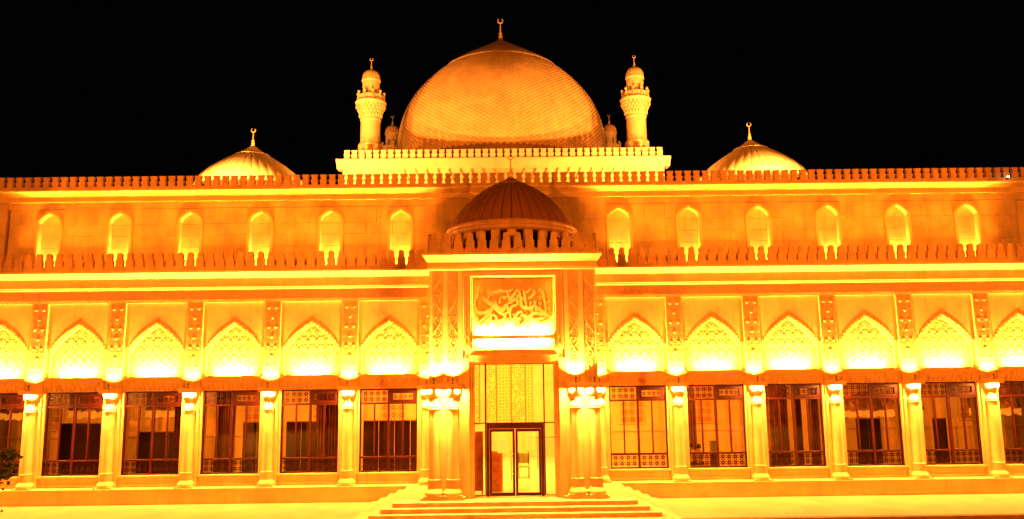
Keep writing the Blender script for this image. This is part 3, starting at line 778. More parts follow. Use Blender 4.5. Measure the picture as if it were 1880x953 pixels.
# calligraphy strokes, traced as (x, z, width); panel zoomed coordinates
def zz(p): return ((p[0]/7.624-77)*.0199, 8.56-p[1]/7.624*.0197-(p[0]/7.624-77)*.0002)
K = .0036
STR = [
 ([(118,255),(75,320),(52,410),(60,490),(110,540),(180,548),(250,515),(305,468)], [8,14,22,28,34,34,28,16]),
 ([(150,305),(200,360),(260,415),(310,455),(380,520),(440,565),(500,605)], [10,34,38,30,34,32,18]),
 ([(100,275),(115,245),(120,262)], [16,26,8]), ([(135,275),(150,235),(172,222)], [8,24,14]),
 ([(212,250),(245,228),(275,235),(262,262),(215,276)], [8,14,20,16,8]),
 ([(270,262),(258,300),(238,345),(228,340),(238,300)], [12,20,16,10,8]),
 ([(292,300),(300,262),(330,240),(322,285),(300,302)], [8,12,12,12,8]),
 ([(345,225),(362,262),(370,275)], [10,28,10]),
 ([(268,372),(275,400),(310,425),(335,360),(345,420),(372,468),(410,490),(450,475),(485,420)], [8,22,26,18,30,34,34,26,12]),
 ([(378,262),(395,222),(415,212)], [8,24,12]),
 ([(400,215),(440,232),(490,242),(540,232),(592,212)], [10,18,24,18,8]),
 ([(430,315),(402,365),(392,400),(408,402),(420,375)], [8,14,16,12,8]),
 ([(440,320),(465,330),(495,320)], [12,26,12]),
 ([(512,245),(520,285),(535,340),(542,412)], [10,26,22,12]),
 ([(655,208),(605,290),(548,372)], [10,34,30]),
 ([(525,405),(470,465),(415,535)], [18,30,20]),
 ([(655,210),(685,270),(700,350),(706,430),(735,470),(790,480),(850,470),(890,455),(950,490),(1020,545),(1118,618)], [12,28,30,32,36,34,32,38,40,40,14]),
 ([(735,218),(752,280),(768,370),(778,460)], [10,26,22,16]),
 ([(728,320),(742,355),(760,400)], [14,20,8]),
 ([(655,280),(645,310),(655,330),(668,312),(660,285)], [8,12,12,12,8]),
 ([(560,410),(600,370),(640,355),(655,385),(650,430)], [14,26,30,26,20]),
 ([(640,440),(600,450),(560,480),(545,560),(560,620)], [20,30,30,26,20]),
 ([(800,345),(850,318),(885,282),(895,245),(880,205),(868,225),(880,240)], [8,26,32,24,12,10,8]),
 ([(780,230),(795,255),(805,262)], [18,28,10]), ([(812,240),(830,205),(845,215)], [8,22,12]),
 ([(826,440),(835,405),(850,400),(838,430)], [8,16,12,8]),
 ([(880,450),(892,395),(905,350),(915,390),(905,430),(890,450)], [12,20,18,16,14,8]),
 ([(1008,215),(1022,290),(1036,380),(1048,480),(1062,575)], [10,30,30,26,12]),
 ([(960,295),(990,270),(1005,225)], [8,14,12]), ([(1010,225),(1030,270)], [10,10]),
 ([(945,255),(955,215),(975,205),(978,220),(960,228)], [10,14,14,10,8]),
 ([(935,345),(955,315),(985,312),(1005,330),(975,350),(945,372)], [10,16,16,18,14,8]),
 ([(968,392),(952,410),(962,432),(982,425),(985,402),(968,392)], [14,14,14,14,14,14]),
 ([(1085,235),(1070,285),(1078,290)], [8,20,12]), ([(1080,320),(1092,355),(1105,370)], [12,22,10]),
 ([(1110,375),(1075,410),(1060,430)], [30,24,10]), ([(1095,440),(1085,490),(1100,510),(1112,470)], [10,14,14,10]),
 ([(1025,585),(960,565),(890,555),(850,570),(822,610),(840,645)], [10,34,32,30,30,18]),
 ([(860,650),(930,645),(1000,625),(1060,610)], [20,34,30,14]),
 ([(930,690),(1000,685),(1060,655),(1115,625)], [12,26,24,14]),
 ([(900,480),(915,515),(930,520)], [22,24,10]), ([(820,500),(850,492),(860,520),(835,530)], [14,18,18,12]),
 ([(310,485),(250,560),(190,620),(130,670),(112,690)], [16,36,30,26,12]),
 ([(290,600),(230,650),(170,700),(120,728)], [22,28,24,12]),
 ([(262,600),(300,575),(345,600),(352,650),(310,668),(270,640)], [16,22,26,26,20,14]),
 ([(345,700),(370,668),(430,655),(470,625),(480,600)], [12,24,30,26,12]),
 ([(440,640),(500,655),(530,630),(552,655),(590,640),(620,625),(650,632),(690,620)], [14,30,28,32,28,30,28,20]),
 ([(425,540),(470,500),(500,440),(520,500),(510,545),(470,560)], [20,26,22,26,22,20]),
 ([(590,560),(620,600),(650,560),(700,530),(720,565)], [20,30,30,26,18]),
 ([(690,600),(730,580),(770,615),(750,680),(700,720),(640,738),(600,740)], [18,26,30,30,24,18,10]),
 ([(215,735),(260,705)], [10,18]), ([(360,765),(400,745)], [10,18]), ([(430,735),(470,730)], [12,14]),
 ([(640,705),(680,685)], [10,16]), ([(780,690),(800,688)], [18,18]), ([(780,755),(812,735)], [14,18]), ([(880,735),(890,735)], [14,14]),
 ([(95,590),(100,640),(92,700)], [10,16,8]), ([(1070,640),(1075,690)], [14,8]),
]
cal = MB()
for pts_, ws in STR:
    q = spline([(*zz(p), w*K) for p, w in zip(pts_, ws)], 5)
    cal.ribbon([(a[0], a[1]) for a in q], [a[2] for a in q], PY-.085-.0005*random.random(), PY-.01)
po('calligraphy_relief', cal, STONE)
b = MB().bev(-1.40, 1.42, PY-.12, PY-.02, 6.20, 6.33, .012); po('light_trough', b, STONE)
b = MB().bev(-1.46, 1.48, PY-.16, PY, 5.75, 5.82, .012); po('panel_sill', b, STONE)
lamp('AREA', (.01, PY-.10, 6.345), (.01, PY+.02, 6.75), G['panel'], HOT, size=2.6, size_y=.04)
lamp('AREA', (.01, PY-.10, 6.185), (.01, PY+.0, 6.0), G['panel']*.55, HOT, size=2.7, size_y=.04)
# ledge and paired columns
CXP = (-2.84, -2.18, 2.22, 2.88)
for s in (-1, 1):
    b = MB(); x0, x1 = sorted((s*1.86, s*3.26)); b.bev(x0, x1, -4.06, -3.3, 4.49, 4.60, .02); b.box(x0+.03, x1-.03, -4.02, -3.3, 4.39, 4.49); po('ledge', b, STONE)
    b = MB(); x0, x1 = sorted((s*1.74, s*3.3)); b.bev(x0, x1, -4.08, -3.25, .60, .70, .012); po('pedestal', b, STONE)
zs = lambda me_, f=1.0: me_
for ci, x in enumerate(CXP):
    co = bpy.data.objects.new('column', None); C.objects.link(co); co.parent = pt; co.location = (x, 0, 0.09-.6+.01); co.empty_display_size = .2
    for nm, me in (('column_base', cb_me), ('fluted_drum', fl_me), ('column_shaft', sh_me), ('capital', cap_me)): link(nm, me, co)
    lamp('AREA', (x, -4.03, 4.385), (x, -3.86, 3.7), G['pcap'], HOT, size=.5, size_y=.03)
    ut = uplight_thing((x, -3.99, 4.60), ['uplight on the portico ledge above the outer left column', 'uplight on the portico ledge above the inner left column',
         'uplight on the portico ledge above the inner right column', 'unlit uplight on the portico ledge above the outer right column'][ci], 'uplights on the portico ledge')
    if ci < 3: lamp('SPOT', (x, -3.99, 4.84), (x, -3.70, 5.7), G['pil']*1.3, HOT, size=.05, angle=125, blend=.7)
# door surround
b = MB()
for s in (-1, 1):
    b.bev(*sorted((.015+s*1.86, .015+s*1.60)), FY-.04, -3.2, .6, 5.50, .02)
    b.bev(*sorted((.015+s*1.60, .015+s*1.52)), FY+.06, -3.2, .6, 5.40, .01)
    b.bev(*sorted((.015+s*1.52, .015+s*1.45)), FY+.14, -3.2, .6, 5.31, .01)
b.bev(-1.585, 1.615, FY-.04, -3.2, 5.40, 5.62, .02); b.bev(-1.505, 1.535, FY+.06, -3.2, 5.35, 5.40, .01); b.bev(-1.435, 1.465, FY+.14, -3.2, 5.30, 5.35, .01)
po('door_surround', b, STONE)
# glazing
DY = -3.42
b = MB()
for x0, x1 in ((-1.44,-1.42),(1.45,1.47),(-1.055,-1.005),(1.065,1.115)): b.bev(x0, x1, DY-.03, DY+.04, .66, 5.30, .004)
b.bev(-1.42, 1.45, DY-.03, DY+.04, 5.27, 5.30, .004); b.bev(-1.42, 1.45, DY-.04, DY+.05, 3.16, 3.20, .004); b.bev(-1.42,-1.06,DY-.03,DY+.03,.64,.67,.004); b.bev(1.12,1.45,DY-.03,DY+.03,.64,.67,.004)
po('glazing_frame', b, DOORM)
b = MB(); b.bev(-1.0, -.90, DY-.05, DY+.05, .62, 3.16, .008); b.bev(.96, 1.06, DY-.05, DY+.05, .62, 3.16, .008); b.bev(-.9, .96, DY-.05, DY+.05, 2.98, 3.16, .008)
po('door_frame', b, DOORM)
def gl(name, x0, x1, z0, z1, y, par): return obj(name, MB().add([(x0,y,z0),(x1,y,z0),(x1,y,z1),(x0,y,z1)], [(0,1,2,3)]), DGLASS, par)
for a in ((-1.42,-1.055,.67,3.16),(1.115,1.45,.67,3.16),(-1.42,-1.055,3.2,5.27),(-1.005,1.065,3.2,5.27),(1.115,1.45,3.2,5.27)): 
    o = obj('pane', PO(MB().add([(a[0],DY,a[2]),(a[1],DY,a[2]),(a[1],DY,a[3]),(a[0],DY,a[3])], [(0,1,2,3)])), DGLASS, pt)
for s, x0, x1 in ((-1, -.895, .02), (1, .04, .955)):
    b = MB(); st = .085
    b.bev(x0, x0+st, DY-.035, DY+.035, .64, 2.97, .008); b.bev(x1-st, x1, DY-.035, DY+.035, .64, 2.97, .008)
    b.bev(x0+st, x1-st, DY-.035, DY+.035, .64, .75, .008); b.bev(x0+st, x1-st, DY-.035, DY+.035, 2.87, 2.97, .008)
    d = po('door', b, DOORM)
    obj('pane', PO(MB().add([(x0+st,DY,.75),(x1-st,DY,.75),(x1-st,DY,2.87),(x0+st,DY,2.87)], [(0,1,2,3)])), DGLASS, d)
    if s < 0:
        h = MB(); h.tube([(-.12,DY-.10,1.15),(-.12,DY-.10,2.25)], .022, 8)
        for z in (1.4, 2.1): h.tube([(-.12,DY-.10,z),(-.05,DY-.03,z)], .02, 6)
        obj('handle', PO(h), GOLD, d, smooth=True)
# cornice of the portico
PC = [(-3.3,8.70),(-3.78,8.70),(-3.84,8.73),(-3.85,8.80),(-3.82,8.83),(-3.82,8.98),(-3.86,9.0),(-3.98,9.08),(-4.1,9.18),(-4.16,9.22),(-4.16,9.29),(-3.3,9.29)]
prof = PC; b = MB()
def off(y): return (-3.70-y)                             # outward offset beyond the wall face
hx = 3.04; ring = []
loop = [(-1, 1.5, 0), (-1, -3.70, 1), (1, -3.70, 1), (1, 1.5, 0)]
nP = len(prof)-2; pr = prof[1:-1]
vs = []
for sx, yb, cor in loop:
    for y, z in pr:
        o_ = off(y); vs.append((sx*(hx+o_*.5), (yb-o_) if cor else yb, z))
m1 = len(pr); fs = []
for i in range(3):
    for j in range(m1-1): fs.append((i*m1+j, (i+1)*m1+j, (i+1)*m1+j+1, i*m1+j+1))
fs.append(tuple(i*m1+m1-1 for i in range(4))); fs.append(tuple(i*m1 for i in range(3, -1, -1)))
b.add(vs, fs); po('portico_cornice', b, STONE)
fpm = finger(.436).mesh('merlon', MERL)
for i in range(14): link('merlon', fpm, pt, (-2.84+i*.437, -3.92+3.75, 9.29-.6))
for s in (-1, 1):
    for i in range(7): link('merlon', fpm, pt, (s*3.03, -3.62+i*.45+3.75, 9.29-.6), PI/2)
# drum and dome of the portico
b = MB()
for i in range(24):
    a = 2*PI*i/24; c_, s_ = math.cos(a), math.sin(a); r0, r1 = 2.25, 2.45; t_ = .16
    b.add([(r0*c_+s_*t_, -.9+r0*s_-c_*t_, 9.28), (r0*c_-s_*t_, -.9+r0*s_+c_*t_, 9.28), (r1*c_-s_*t_, -.9+r1*s_+c_*t_, 9.28), (r1*c_+s_*t_, -.9+r1*s_-c_*t_, 9.28),
           (r0*c_+s_*t_, -.9+r0*s_-c_*t_, 10.4), (r0*c_-s_*t_, -.9+r0*s_+c_*t_, 10.4), (r1*c_-s_*t_, -.9+r1*s_+c_*t_, 10.4), (r1*c_+s_*t_, -.9+r1*s_-c_*t_, 10.4)],
          [(0,1,5,4),(2,3,7,6),(1,2,6,5),(3,0,4,7)])
b.lathe([(2.5,10.3),(2.62,10.36),(2.66,10.46),(2.6,10.52),(2.66,10.6),(2.6,10.68),(2.4,10.7)], 64, 0, -.9)
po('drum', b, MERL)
b = MB().lathe([(2.0,9.25),(2.0,10.4)], 32, 0, -.9); po('drum_window_wall', b, SCREEN)
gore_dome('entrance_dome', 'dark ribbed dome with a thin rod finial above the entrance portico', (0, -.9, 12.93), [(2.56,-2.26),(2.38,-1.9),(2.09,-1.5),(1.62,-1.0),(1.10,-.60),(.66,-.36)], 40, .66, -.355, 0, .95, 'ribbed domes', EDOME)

# ------------------------------------------------------------ steps
st = thing('entrance_steps', 'wide stone steps wrapping three sides of the portico podium', 'steps', (0,0,0))
R_, T_ = .1425, .343; x0, y0 = 4.2, 4.45
for k in range(5):
    z1 = .60-R_*k; z0 = z1-R_; hx_ = x0+T_*k; yy = -(y0+T_*k)
    if k == 4: z0 = -.12
    b = MB(); b.bev(-hx_, hx_, yy, .6 if k == 0 else -.0+.0, z0, z1-.03 if False else z1-.035, .004)
    b.bev(-hx_-.02, hx_+.02, yy-.02, .6 if k == 0 else 0, z1-.035, z1, .008)
    if k: 
        b = MB(); yb = -(y0+T_*(k-1))
        for xa, xb2, ya, yb_ in ((-hx_, hx_, yy, yb+.02), (-hx_, -(x0+T_*(k-1))+.02, yb+.02, -.3), ((x0+T_*(k-1))-.02, hx_, yb+.02, -.3)):
            b.box(xa, xb2, ya, yb_, z0, z1-.035)
        b.bev(-hx_-.02, hx_+.02, yy-.02, yb+.02, z1-.035, z1, .008)
        for s in (-1, 1): b.box(*sorted((s*(hx_+.02), s*(x0+T_*(k-1)-.02))), yb+.021, -.3, z1-.035, z1)
    obj('step', b, STEPM, st)

# ------------------------------------------------------------ interior
inn = MB(); inn.box(-XE, XE, .6, 9.5, .50, .62); inn.box(-3.1, 3.1, -3.2, .6, .602, .622); obj('interior_floor', inn, INFLOOR, mq)
b = MB(); b.box(-XE, -3.1, .6, 5.6, 4.9, 5.0); b.box(3.1, XE, .6, 5.6, 4.9, 5.0); obj('interior_ceiling', b, INWALL, mq)
b = MB(); b.box(-XE, -3.1, 5.0, 5.2, .62, 4.9); b.box(3.1, XE, 5.0, 5.2, .62, 4.9)
b.box(-3.1, 3.1, 9.3, 9.5, .62, 8.4); b.box(-3.1, 3.1, -3.2, 9.3, 8.3, 8.4); b.box(-3.1, -2.95, 5.2, 9.3, .62, 8.3); b.box(2.95, 3.1, 5.2, 9.3, .62, 8.3); b.box(-2.95,2.95,.6,3.0,8.2,8.29)
for s in (-1, 1): b.box(*sorted((s*2.95, s*3.1)), .6, 5.2, 4.9, 8.3)
obj('interior_wall', b, INWALL, mq)
b = MB(); b.box(-XE, -3.1, .6, 5.6, 4.39+.56, 8.9) ; 
dd = MB()
for s in (-1, 1):
    dd.box(*sorted((s*3.1, s*XE)), 4.95, 5.0, 2.20, 2.28); dd.box(*sorted((s*3.1, s*XE)), 4.93, 5.0, .62, .9)
    for k in range(7):
        x = s*(4.0+3.2*k); dd.box(x-.22, x+.22, 4.78, 5.0, .62, 4.9); dd.box(x-.28, x+.28, 4.74, 5.0, 2.2, 2.32); dd.box(x-.27,x+.27,4.74,5.0,.62,.95)
obj('dado_and_piers', dd, INWALL, mq)
ip = MB(); ip.bev(-.62, .62, -.04, 0, 0, 2.2, .02); ip_me = ip.mesh('wall_panel', INWALL)
lp = MB(); lattice(lp, -.55, .55, .06, 2.14, .34, .03, -.07, -.04); lp_me = lp.mesh('panel_tracery', CABI)
for s in (-1, 1):
    for k in range(6):
        x = s*(5.6+3.2*k); p_ = link('wall_panel', ip_me, mq, (x, 4.99, 2.5)); link('panel_tracery', lp_me, p_)
# interior lamps (ceiling lights), each bay lit as differently as the photograph shows
WARM = (1, .36, .03)
for x, y, e in ((5.1,2.6,230),(8.4,2.8,95),(11.6,2.8,60),(14.8,3,38),(18,3,34),(21,3,42),(-5.1,3.2,200),(-8.3,3.2,105),(-11.5,3,75),(-14.7,3,42),(-17.9,3,36),(-21,3,36)):
    lamp('AREA', (x, y, 4.82), (x, y+.2, 0), e, col=WARM, size=1.2)
lamp('AREA', (0, 3.6, 8.1), (0, 4, 0), 1500, col=(1,.42,.06), size=2.2)
lamp('AREA', (0, -1.2, 8.0), (0, -1.2, 0), 560, col=(1,.42,.06), size=1.6)
# partition screens
pg = 'dark partition screens inside the windows'
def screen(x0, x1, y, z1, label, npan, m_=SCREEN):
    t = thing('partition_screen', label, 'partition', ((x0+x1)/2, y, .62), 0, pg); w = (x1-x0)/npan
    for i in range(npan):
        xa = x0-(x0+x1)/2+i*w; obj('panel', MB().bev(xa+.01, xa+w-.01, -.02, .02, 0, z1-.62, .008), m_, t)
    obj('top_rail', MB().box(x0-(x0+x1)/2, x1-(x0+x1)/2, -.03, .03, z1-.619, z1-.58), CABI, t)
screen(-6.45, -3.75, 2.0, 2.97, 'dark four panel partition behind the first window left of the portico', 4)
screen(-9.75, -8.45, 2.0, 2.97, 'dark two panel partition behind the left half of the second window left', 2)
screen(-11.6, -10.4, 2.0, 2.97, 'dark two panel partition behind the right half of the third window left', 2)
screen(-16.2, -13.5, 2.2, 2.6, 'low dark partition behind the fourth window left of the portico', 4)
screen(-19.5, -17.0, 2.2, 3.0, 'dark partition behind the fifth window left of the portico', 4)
screen(12.05, 12.45, 2.0, 4.3, 'narrow black sheet in place of a dark gap behind the third window right of the portico', 1)  # dark sheet standing in for a dark gap in the room
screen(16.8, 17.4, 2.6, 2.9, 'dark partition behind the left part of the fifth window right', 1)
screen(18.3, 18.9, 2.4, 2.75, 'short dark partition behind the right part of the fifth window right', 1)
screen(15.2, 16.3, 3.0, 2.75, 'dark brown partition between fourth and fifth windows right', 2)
# curtains
def curtain(x0, x1, y, z0, z1, label, m_=CURT, nf=9):
    b = MB(); n_ = nf*6; vs = []
    for j, z in enumerate((z0, (z0+z1)/2, z1)):
        for i in range(n_+1):
            u = i/n_; vs.append((x0+(x1-x0)*u+.02*math.sin(j*2+i), y+.07*math.sin(u*nf*2*PI)+.02*math.sin(u*31+j), z))
    b.add(vs, [(j*(n_+1)+i, j*(n_+1)+i+1, (j+1)*(n_+1)+i+1, (j+1)*(n_+1)+i) for j in range(2) for i in range(n_)])
    o = obj('curtain', b, m_, smooth=True); tag(o, label, 'curtain', 'long curtains hanging inside the windows'); return o
curtain(-8.35, -7.25, 1.5, .7, 4.7, 'long brown curtain behind the right half of the second window left')
curtain(-12.6, -11.75, 1.5, .7, 4.7, 'long brown curtain behind the left half of the third window left')
curtain(-14.4, -13.7, 1.6, .7, 4.7, 'brown curtain behind the right part of the fourth window left')
curtain(-17.3, -16.9, 1.6, .7, 4.7, 'narrow brown curtain behind the right edge of the fifth window left')
curtain(-20.6, -20.1, 1.6, .7, 4.7, 'narrow curtain behind the leftmost visible window')
curtain(7.35, 8.1, 2.9, .7, 4.7, 'orange brown curtain behind the two people in the second window right', CURT, 6)
curtain(11.1, 12.0, 2.4, .7, 4.7, 'brown curtain behind the left part of the third window right')
curtain(12.85, 13.9, 2.2, .7, 4.7, 'brown curtain behind the right half of the third window right')
# window reflections built as glowing sheets with dim folds above
def reflection_swag(x0, x1, y, z0, label):
    t = thing('reflection_streak', label, 'reflection_streak', ((x0+x1)/2, y, z0), 0, 'reflection streaks in the windows'); L_ = x1-x0
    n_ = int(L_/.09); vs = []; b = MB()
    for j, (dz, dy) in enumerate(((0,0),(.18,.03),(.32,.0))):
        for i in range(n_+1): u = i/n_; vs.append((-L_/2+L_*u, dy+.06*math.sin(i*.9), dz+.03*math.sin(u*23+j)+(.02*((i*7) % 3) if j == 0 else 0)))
    b.add(vs, [(j*(n_+1)+i, j*(n_+1)+i+1, (j+1)*(n_+1)+i+1, (j+1)*(n_+1)+i) for j in range(2) for i in range(n_)]); obj('bright_reflection', b, REFLB, t)
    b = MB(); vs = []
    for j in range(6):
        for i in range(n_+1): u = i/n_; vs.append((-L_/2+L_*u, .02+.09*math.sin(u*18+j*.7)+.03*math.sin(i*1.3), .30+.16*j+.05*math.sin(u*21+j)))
    b.add(vs, [(j*(n_+1)+i, j*(n_+1)+i+1, (j+1)*(n_+1)+i+1, (j+1)*(n_+1)+i) for j in range(5) for i in range(n_)]); obj('dim_reflection', b, REFLD, t, smooth=True)
reflection_swag(14.3, 17.3, 2.8, 2.82, 'long reflection streak glowing behind the fourth window right')
reflection_swag(17.45, 18.2, 2.8, 2.80, 'short length of glowing reflection streak behind the fifth window right')
reflection_swag(20.2, 22.5, 2.8, 2.84, 'glowing reflection streak behind the sixth window right')
reflection_swag(-16.2, -14.3, 2.8, 3.18, 'reflection streak behind the fourth window left of the portico')
reflection_swag(-19.6, -17.2, 2.8, 3.20, 'reflection streak behind the fifth window left of the portico')
reflection_swag(-22.6, -20.8, 2.8, 3.15, 'reflection streak behind the leftmost window')
# entrance hall back wall bands
bp = thing('patterned_hanging', 'tall gold patterned wall hanging with green stripes seen through the transom glass', 'wall hanging', (0, 9.2, 0))
for x0, x1, m_ in ((-2.3,-1.75,BAND),(-1.75,-1.68,BANDG),(-1.35,-.85,BAND),(-.85,-.79,BANDG),(-.79,-.08,BAND2),(-.08,-.02,BANDG),(-.02,.66,BAND),(.66,.72,BANDG),(.72,1.05,BAND2)):
    obj('stripe' if m_ is BANDG else 'patterned_band', MB().bev(x0+.004, x1-.004, -.03, .03, 2.4, 8.2, .004), m_, bp)
# entrance hall furniture
cab = thing('cabinet', 'low brown drawer cabinet just inside the left door leaf', 'cabinet', (-.66, -2.2, .622))
obj('carcass', MB().bev(-.22, .22, 0, .5, 0, 1.45, .01), CABI, cab)
for i in range(4): obj('drawer', MB().bev(-.19, .19, -.02, 0, .04+i*.35, .36+i*.35, .01), CABI, cab)
bd_ = thing('wooden_screen', 'tall orange brown wooden board inside the left side light', 'screen', (-1.36, -2.9, .622)); obj('board', MB().bev(-.28, .22, 0, .05, .12, 2.2, .01), CABI, bd_); obj('top_cap', MB().bev(-.30,.24,-.01,.06,2.2,2.25,.005), PAPER, bd_)
for sx in (-.22, .16): obj('foot', MB().box(sx, sx+.05, -.08, .13, 0, .12), CABI, bd_)
ch = thing('chair', 'chair with a greenish seat standing in the entrance hall', 'chair', (.42, 1.5, .622))
obj('seat', MB().bev(-.25, .25, -.25, .25, .42, .48, .015), GREEN, ch); obj('backrest', MB().bev(-.24, .24, .2, .25, .55, .98, .015), GREEN, ch)
for sx in (-.23, .19):
    obj('leg', MB().box(sx, sx+.04, -.23, -.19, 0, .42), CABI, ch); obj('leg', MB().box(sx, sx+.04, .2, .24, 0, 1.0), CABI, ch)
for x0, x1, z0, z1, lab in ((-.60,-.26,2.12,2.66,'pale printed notice taped inside the left door leaf'), (.40,.76,2.22,2.80,'pale printed notice taped inside the right door leaf')):
    t = thing('notice', lab, 'notice', ((x0+x1)/2, DY+.02, z0)); w = (x1-x0)/2; h = z1-z0
    obj('sheet', MB().add([(-w,0,0),(w,0,0),(w,0,h),(-w,0,h)], [(0,1,2,3)]), PAPERT, t)
    b = MB(); 
    for i in range(6): b.box(-w*.7, w*(.7 if i % 3 else .3), -.003, -.0005, h*(.15+.13*i), h*(.15+.13*i)+.009)
    obj('printed_lines', b, INK, t)
b = MB(); b.tube([(1.0, 4.0, 2.05), (2.4, 4.0, 2.05)], .03, 6); b.tube([(2.2,4.0,2.05),(2.2,4.0,1.75)], .03, 6); b.tube([(1.1,4.0,2.05),(1.1,4.0,.63)], .02, 6); b.tube([(2.4,4.0,2.05),(2.4,4.0,.63)], .02, 6)
tag(obj('coat_rail', b, CABI), 'thin rail standing in the right part of the entrance hall', 'rail')

# ------------------------------------------------------------ people seen over the lattice of the second window on the right
def skinned(name, nodes, edges_, m_, parent, lvl=2):
    me = bpy.data.meshes.new(name); me.from_pydata([n_[0] for n_ in nodes], edges_, []); me.materials.append(m_)
    o = bpy.data.objects.new(name, me); C.objects.link(o); o.parent = parent
    sk = o.modifiers.new('skin', 'SKIN'); sl = me.skin_vertices[0].data
    for i, n_ in enumerate(nodes): r = n_[1]; sl[i].radius = r if isinstance(r, tuple) else (r, r)
    sl[0].use_root = True
    ss = o.modifiers.new('sub', 'SUBSURF'); ss.levels = lvl; ss.render_levels = lvl
    return o
def person(loc, rz, label):
    t = thing('person', label, 'person', loc, rz)
    N_ = [((0,0,.50),(.15,.12)),((0,0,.68),(.14,.11)),((0,-.01,.86),(.16,.11)),((0,0,1.0),(.12,.09)),((0,0,1.07),(.055,.055)),((0,-.01,1.13),(.065,.075)),((0,-.02,1.21),(.082,.095)),((0,-.01,1.29),(.05,.06)),
          ((-.19,0,.98),.055),((-.24,-.02,.74),.045),((-.20,-.22,.64),.036),((-.16,-.30,.62),.03),((.19,0,.98),.055),((.24,-.02,.74),.045),((.20,-.22,.64),.036),((.16,-.30,.62),.03),
          ((-.10,-.05,.48),.09),((-.13,-.42,.46),.075),((-.13,-.45,.10),.05),((-.13,-.55,.04),.04),((.10,-.05,.48),.09),((.13,-.42,.46),.075),((.13,-.45,.10),.05),((.13,-.55,.04),.04)]
    E_ = [(0,1),(1,2),(2,3),(3,4),(4,5),(5,6),(6,7),(3,8),(8,9),(9,10),(10,11),(3,12),(12,13),(13,14),(14,15),(0,16),(16,17),(17,18),(18,19),(0,20),(20,21),(21,22),(22,23)]
    for sx, base in ((-1, 11), (1, 15)):                # five fingers on each hand
        for f in range(5):
            i = len(N_); bx, by, bz = N_[base][0]
            if f < 4: N_ += [((bx+sx*(-.024+.016*f), by-.05, bz+.002), .009), ((bx+sx*(-.026+.018*f), by-.085-.006*(1 if f in (1,2) else 0), bz-.012), .008)]
            else: N_ += [((bx-sx*.035, by-.015, bz+.005), .010), ((bx-sx*.048, by-.045, bz-.004), .009)]
            E_ += [(base, i), (i, i+1)]
    skinned('body', N_, E_, SKIN, t)
    s_ = [(n_[0], (tuple(r+.012 for r in n_[1]) if isinstance(n_[1], tuple) else n_[1]+.012)) for n_ in N_]
    skinned('shirt', [s_[i] for i in (0,1,2,3,8,9,12,13)], [(0,1),(1,2),(2,3),(3,4),(4,5),(3,6),(6,7)], SHIRT, t)
    skinned('trousers', [((0,0,.50),(.165,.135))]+[s_[i] for i in (16,17,18,20,21,22)], [(0,1),(1,2),(2,3),(0,4),(4,5),(5,6)], TROUS, t)
    b = MB(); P_ = [(.094,-.05),(.107,0),(.108,.04),(.098,.09),(.07,.125),(.03,.142),(.0,.145)]; b.lathe(P_, 16, 0, 0)
    b.v = [(x*.98, y*1.12+.022, z+1.215+(.035 if y < -.05 and z < .03 else 0)) for x, y, z in b.v]; obj('hair', b, HAIR, t, smooth=True)
    f_ = MB(); f_.lathe([(.014,-.012),(.008,.03),(.0,.045)], 6, 0, -.115); f_.v = [(x, y, z+1.19) for x, y, z in f_.v]
    for sx in (-1, 1): f_.lathe([(.0,-.012),(.012,-.006),(.012,.006),(.0,.012)], 6, sx*.092, -.005); 
    f_.v = [(x, y, z+(1.20 if z < .5 else 0)) for x, y, z in f_.v]; obj('face_features', f_, SKIN, t, smooth=True)
    e_ = MB()
    for sx in (-1, 1): e_.box(sx*.032-.010, sx*.032+.010, -.112, -.10, 1.222, 1.232)
    e_.box(-.022, .022, -.112, -.10, 1.150, 1.157); obj('eyes_and_mouth', e_, HAIR, t)
person((7.58, 2.0, .622-.06), PI*.9, 'person with dark hair in a pale shirt sitting at left behind the window rail')
person((7.93, 2.05, .622-.12), PI*1.1, 'person with dark hair leaning close at right behind the window rail')
bn = thing('bench', 'low bench under the two people behind the window', 'bench', (7.75, 2.02, .622)); obj('seat', MB().bev(-.6, .6, -.2, .2, .30, .36, .01), CABI, bn)
for sx in (-.5, .46): obj('leg', MB().box(sx, sx+.04, -.15, .15, 0, .30), CABI, bn)
gb = thing('water_dispenser', 'pale green box shaped stand beside the two people', 'stand', (8.62, 2.3, .622)); obj('stand_box', MB().bev(-.14, .14, -.12, .12, .0, .85, .01), SCREEN, gb); obj('green_panel', MB().bev(-.13, .13, -.10, .10, .85, 1.35, .02), GREEN, gb)

# ------------------------------------------------------------ tree branch at the left edge
tr_ = thing('tree', 'dark leafy tree whose branch tip pokes in at the left edge', 'tree', (-10.35, -18.6, -.12))
tk = MB(); tk.tube([(0,0,0),(.05,0,1.0),(-.03,.02,2.0),(.04,0,3.0),(.0,0,4.2)], [.11,.09,.08,.06,.02], 8)
obj('trunk', tk, BARK, tr_, smooth=True)
lb = MB(); tips = []
limbs = [[(.03,0,2.6),(.6,-.05,3.1),(1.2,-.05,3.55),(1.75,-.1,3.75),(2.08,-.1,3.86)], [(.03,0,2.3),(.7,0,2.7),(1.3,0,3.1),(1.75,-.1,3.38),(1.98,-.05,3.62)],
         [(0,0,2.8),(-.5,.2,3.4),(-.9,.3,4.0)], [(0,0,2.4),(-.4,-.4,2.9),(-.8,-.7,3.3)], [(0,0,3.0),(.3,.4,3.7),(.5,.7,4.3)], [(0,0,3.2),(.3,-.3,3.9),(.4,-.5,4.5)], [(0,0,2.2),(.4,.2,2.6),(1.0,.2,2.85),(1.5,.1,2.95),(1.68,.1,3.0)]]
for L_ in limbs:
    q = spline(L_, 4); lb.tube(q, [.035*(1-.8*i/len(q)) for i in range(len(q))], 5); tips += q[len(q)//3:]
obj('limbs', lb, BARK, tr_)
lf = MB()
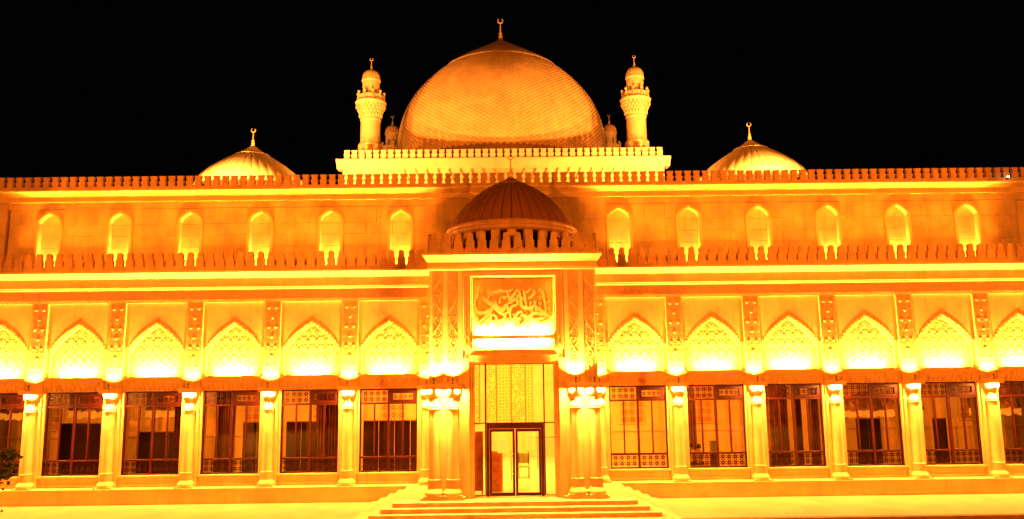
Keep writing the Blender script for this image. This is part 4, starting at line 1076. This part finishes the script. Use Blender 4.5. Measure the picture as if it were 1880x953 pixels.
for p in tips:
    dens = 34
    for k in range(dens):
        c_ = Vector(p)+Vector((random.gauss(0,.065), random.gauss(0,.07), random.gauss(0,.06)))
        a = Vector((random.uniform(-1,1), random.uniform(-1,1), random.uniform(-.8,.6))).normalized(); b2 = a.cross(Vector((random.uniform(-1,1), random.uniform(-1,1), random.uniform(-1,1)))).normalized()
        l, w = random.uniform(.05,.085), random.uniform(.024,.04)
        lf.add([c_, c_+a*l*.5+b2*w, c_+a*l, c_+a*l*.5-b2*w], [(0,1,2,3)])
o = obj('crown', lf, LEAF, tr_, kind='stuff')

# ------------------------------------------------------------ plaza floodlights (boxed heads on poles, left and right of the view)
def mast(x, y, z, tgt, power, label, xl, xr, ztop=None, zbot=9.1):
    """boxed floodlight; its barn doors throw a shadow edge on the wall plane y=3 at xl / xr and below zbot"""
    t = thing('floodlight_mast', label, 'floodlight', (x, y, -.12), 0, 'plaza floodlight masts')
    obj('pole', MB().lathe([(.10,0),(.06,z+.0)], 10), FIXT, t, smooth=True)
    d = .5; b = MB(); Y = 3.0-y
    xa, xb_ = (xl-x)/Y*d, (xr-x)/Y*d; za, zb = (zbot-z)/Y*d, (19-z)/Y*d
    zt = .12
    b.box(xa-.6, xa, d-.01, d, za+zt-.5, zb+zt+.3); b.box(xb_, xb_+.6, d-.01, d, za+zt-.5, zb+zt+.3)
    b.box(xa, xb_, d-.01, d, za+zt-.8, za+zt); b.box(xa, xb_, d-.01, d, zb+zt, zb+zt+.3)
    b.box(-.25, .25, -.25, -.2, zt-.25, zt+.25)
    obj('barn_doors', b, FIXT, t, (0,0,z))
    lamp('SPOT', (x, y, z-.12+.12), tgt, power, size=.006, angle=130, blend=.3)
mast(-13.5, -20.0, 8.8, (-12, 3, 11.5), G['flood'], 'tall boxed floodlight mast on the plaza to the left', -21.15, -3.3)
mast(13.5, -20.0, 8.8, (12.5, 3, 11.5), G['flood'], 'tall boxed floodlight mast on the plaza to the right', 3.3, 22.1)
for x, side in ((-24, 'left'), (24, 'right')):  # unseen fill lamps added to brighten the whole facade
    t = thing('fill_lamp', 'added fill lamp standing behind the viewer on the %s' % side, 'street lamp', (x, -46, -.12), 0, 'added facade fill lamps')
    obj('pole', MB().lathe([(.12,0),(.07,9)], 10), FIXT, t, smooth=True); obj('lamp_head', MB().box(-.3,.3,-.15,.25,9,9.12), FIXT, t)
    lamp('SPOT', (x, -45.8, 8.8), (x*.3, 0, 5), G['fill'], size=.15, angle=120, blend=.8)
print('merlons', n, 'blocks', cnt, 'rosettes', len(ROS)*12, 'tiles', len(tiles))
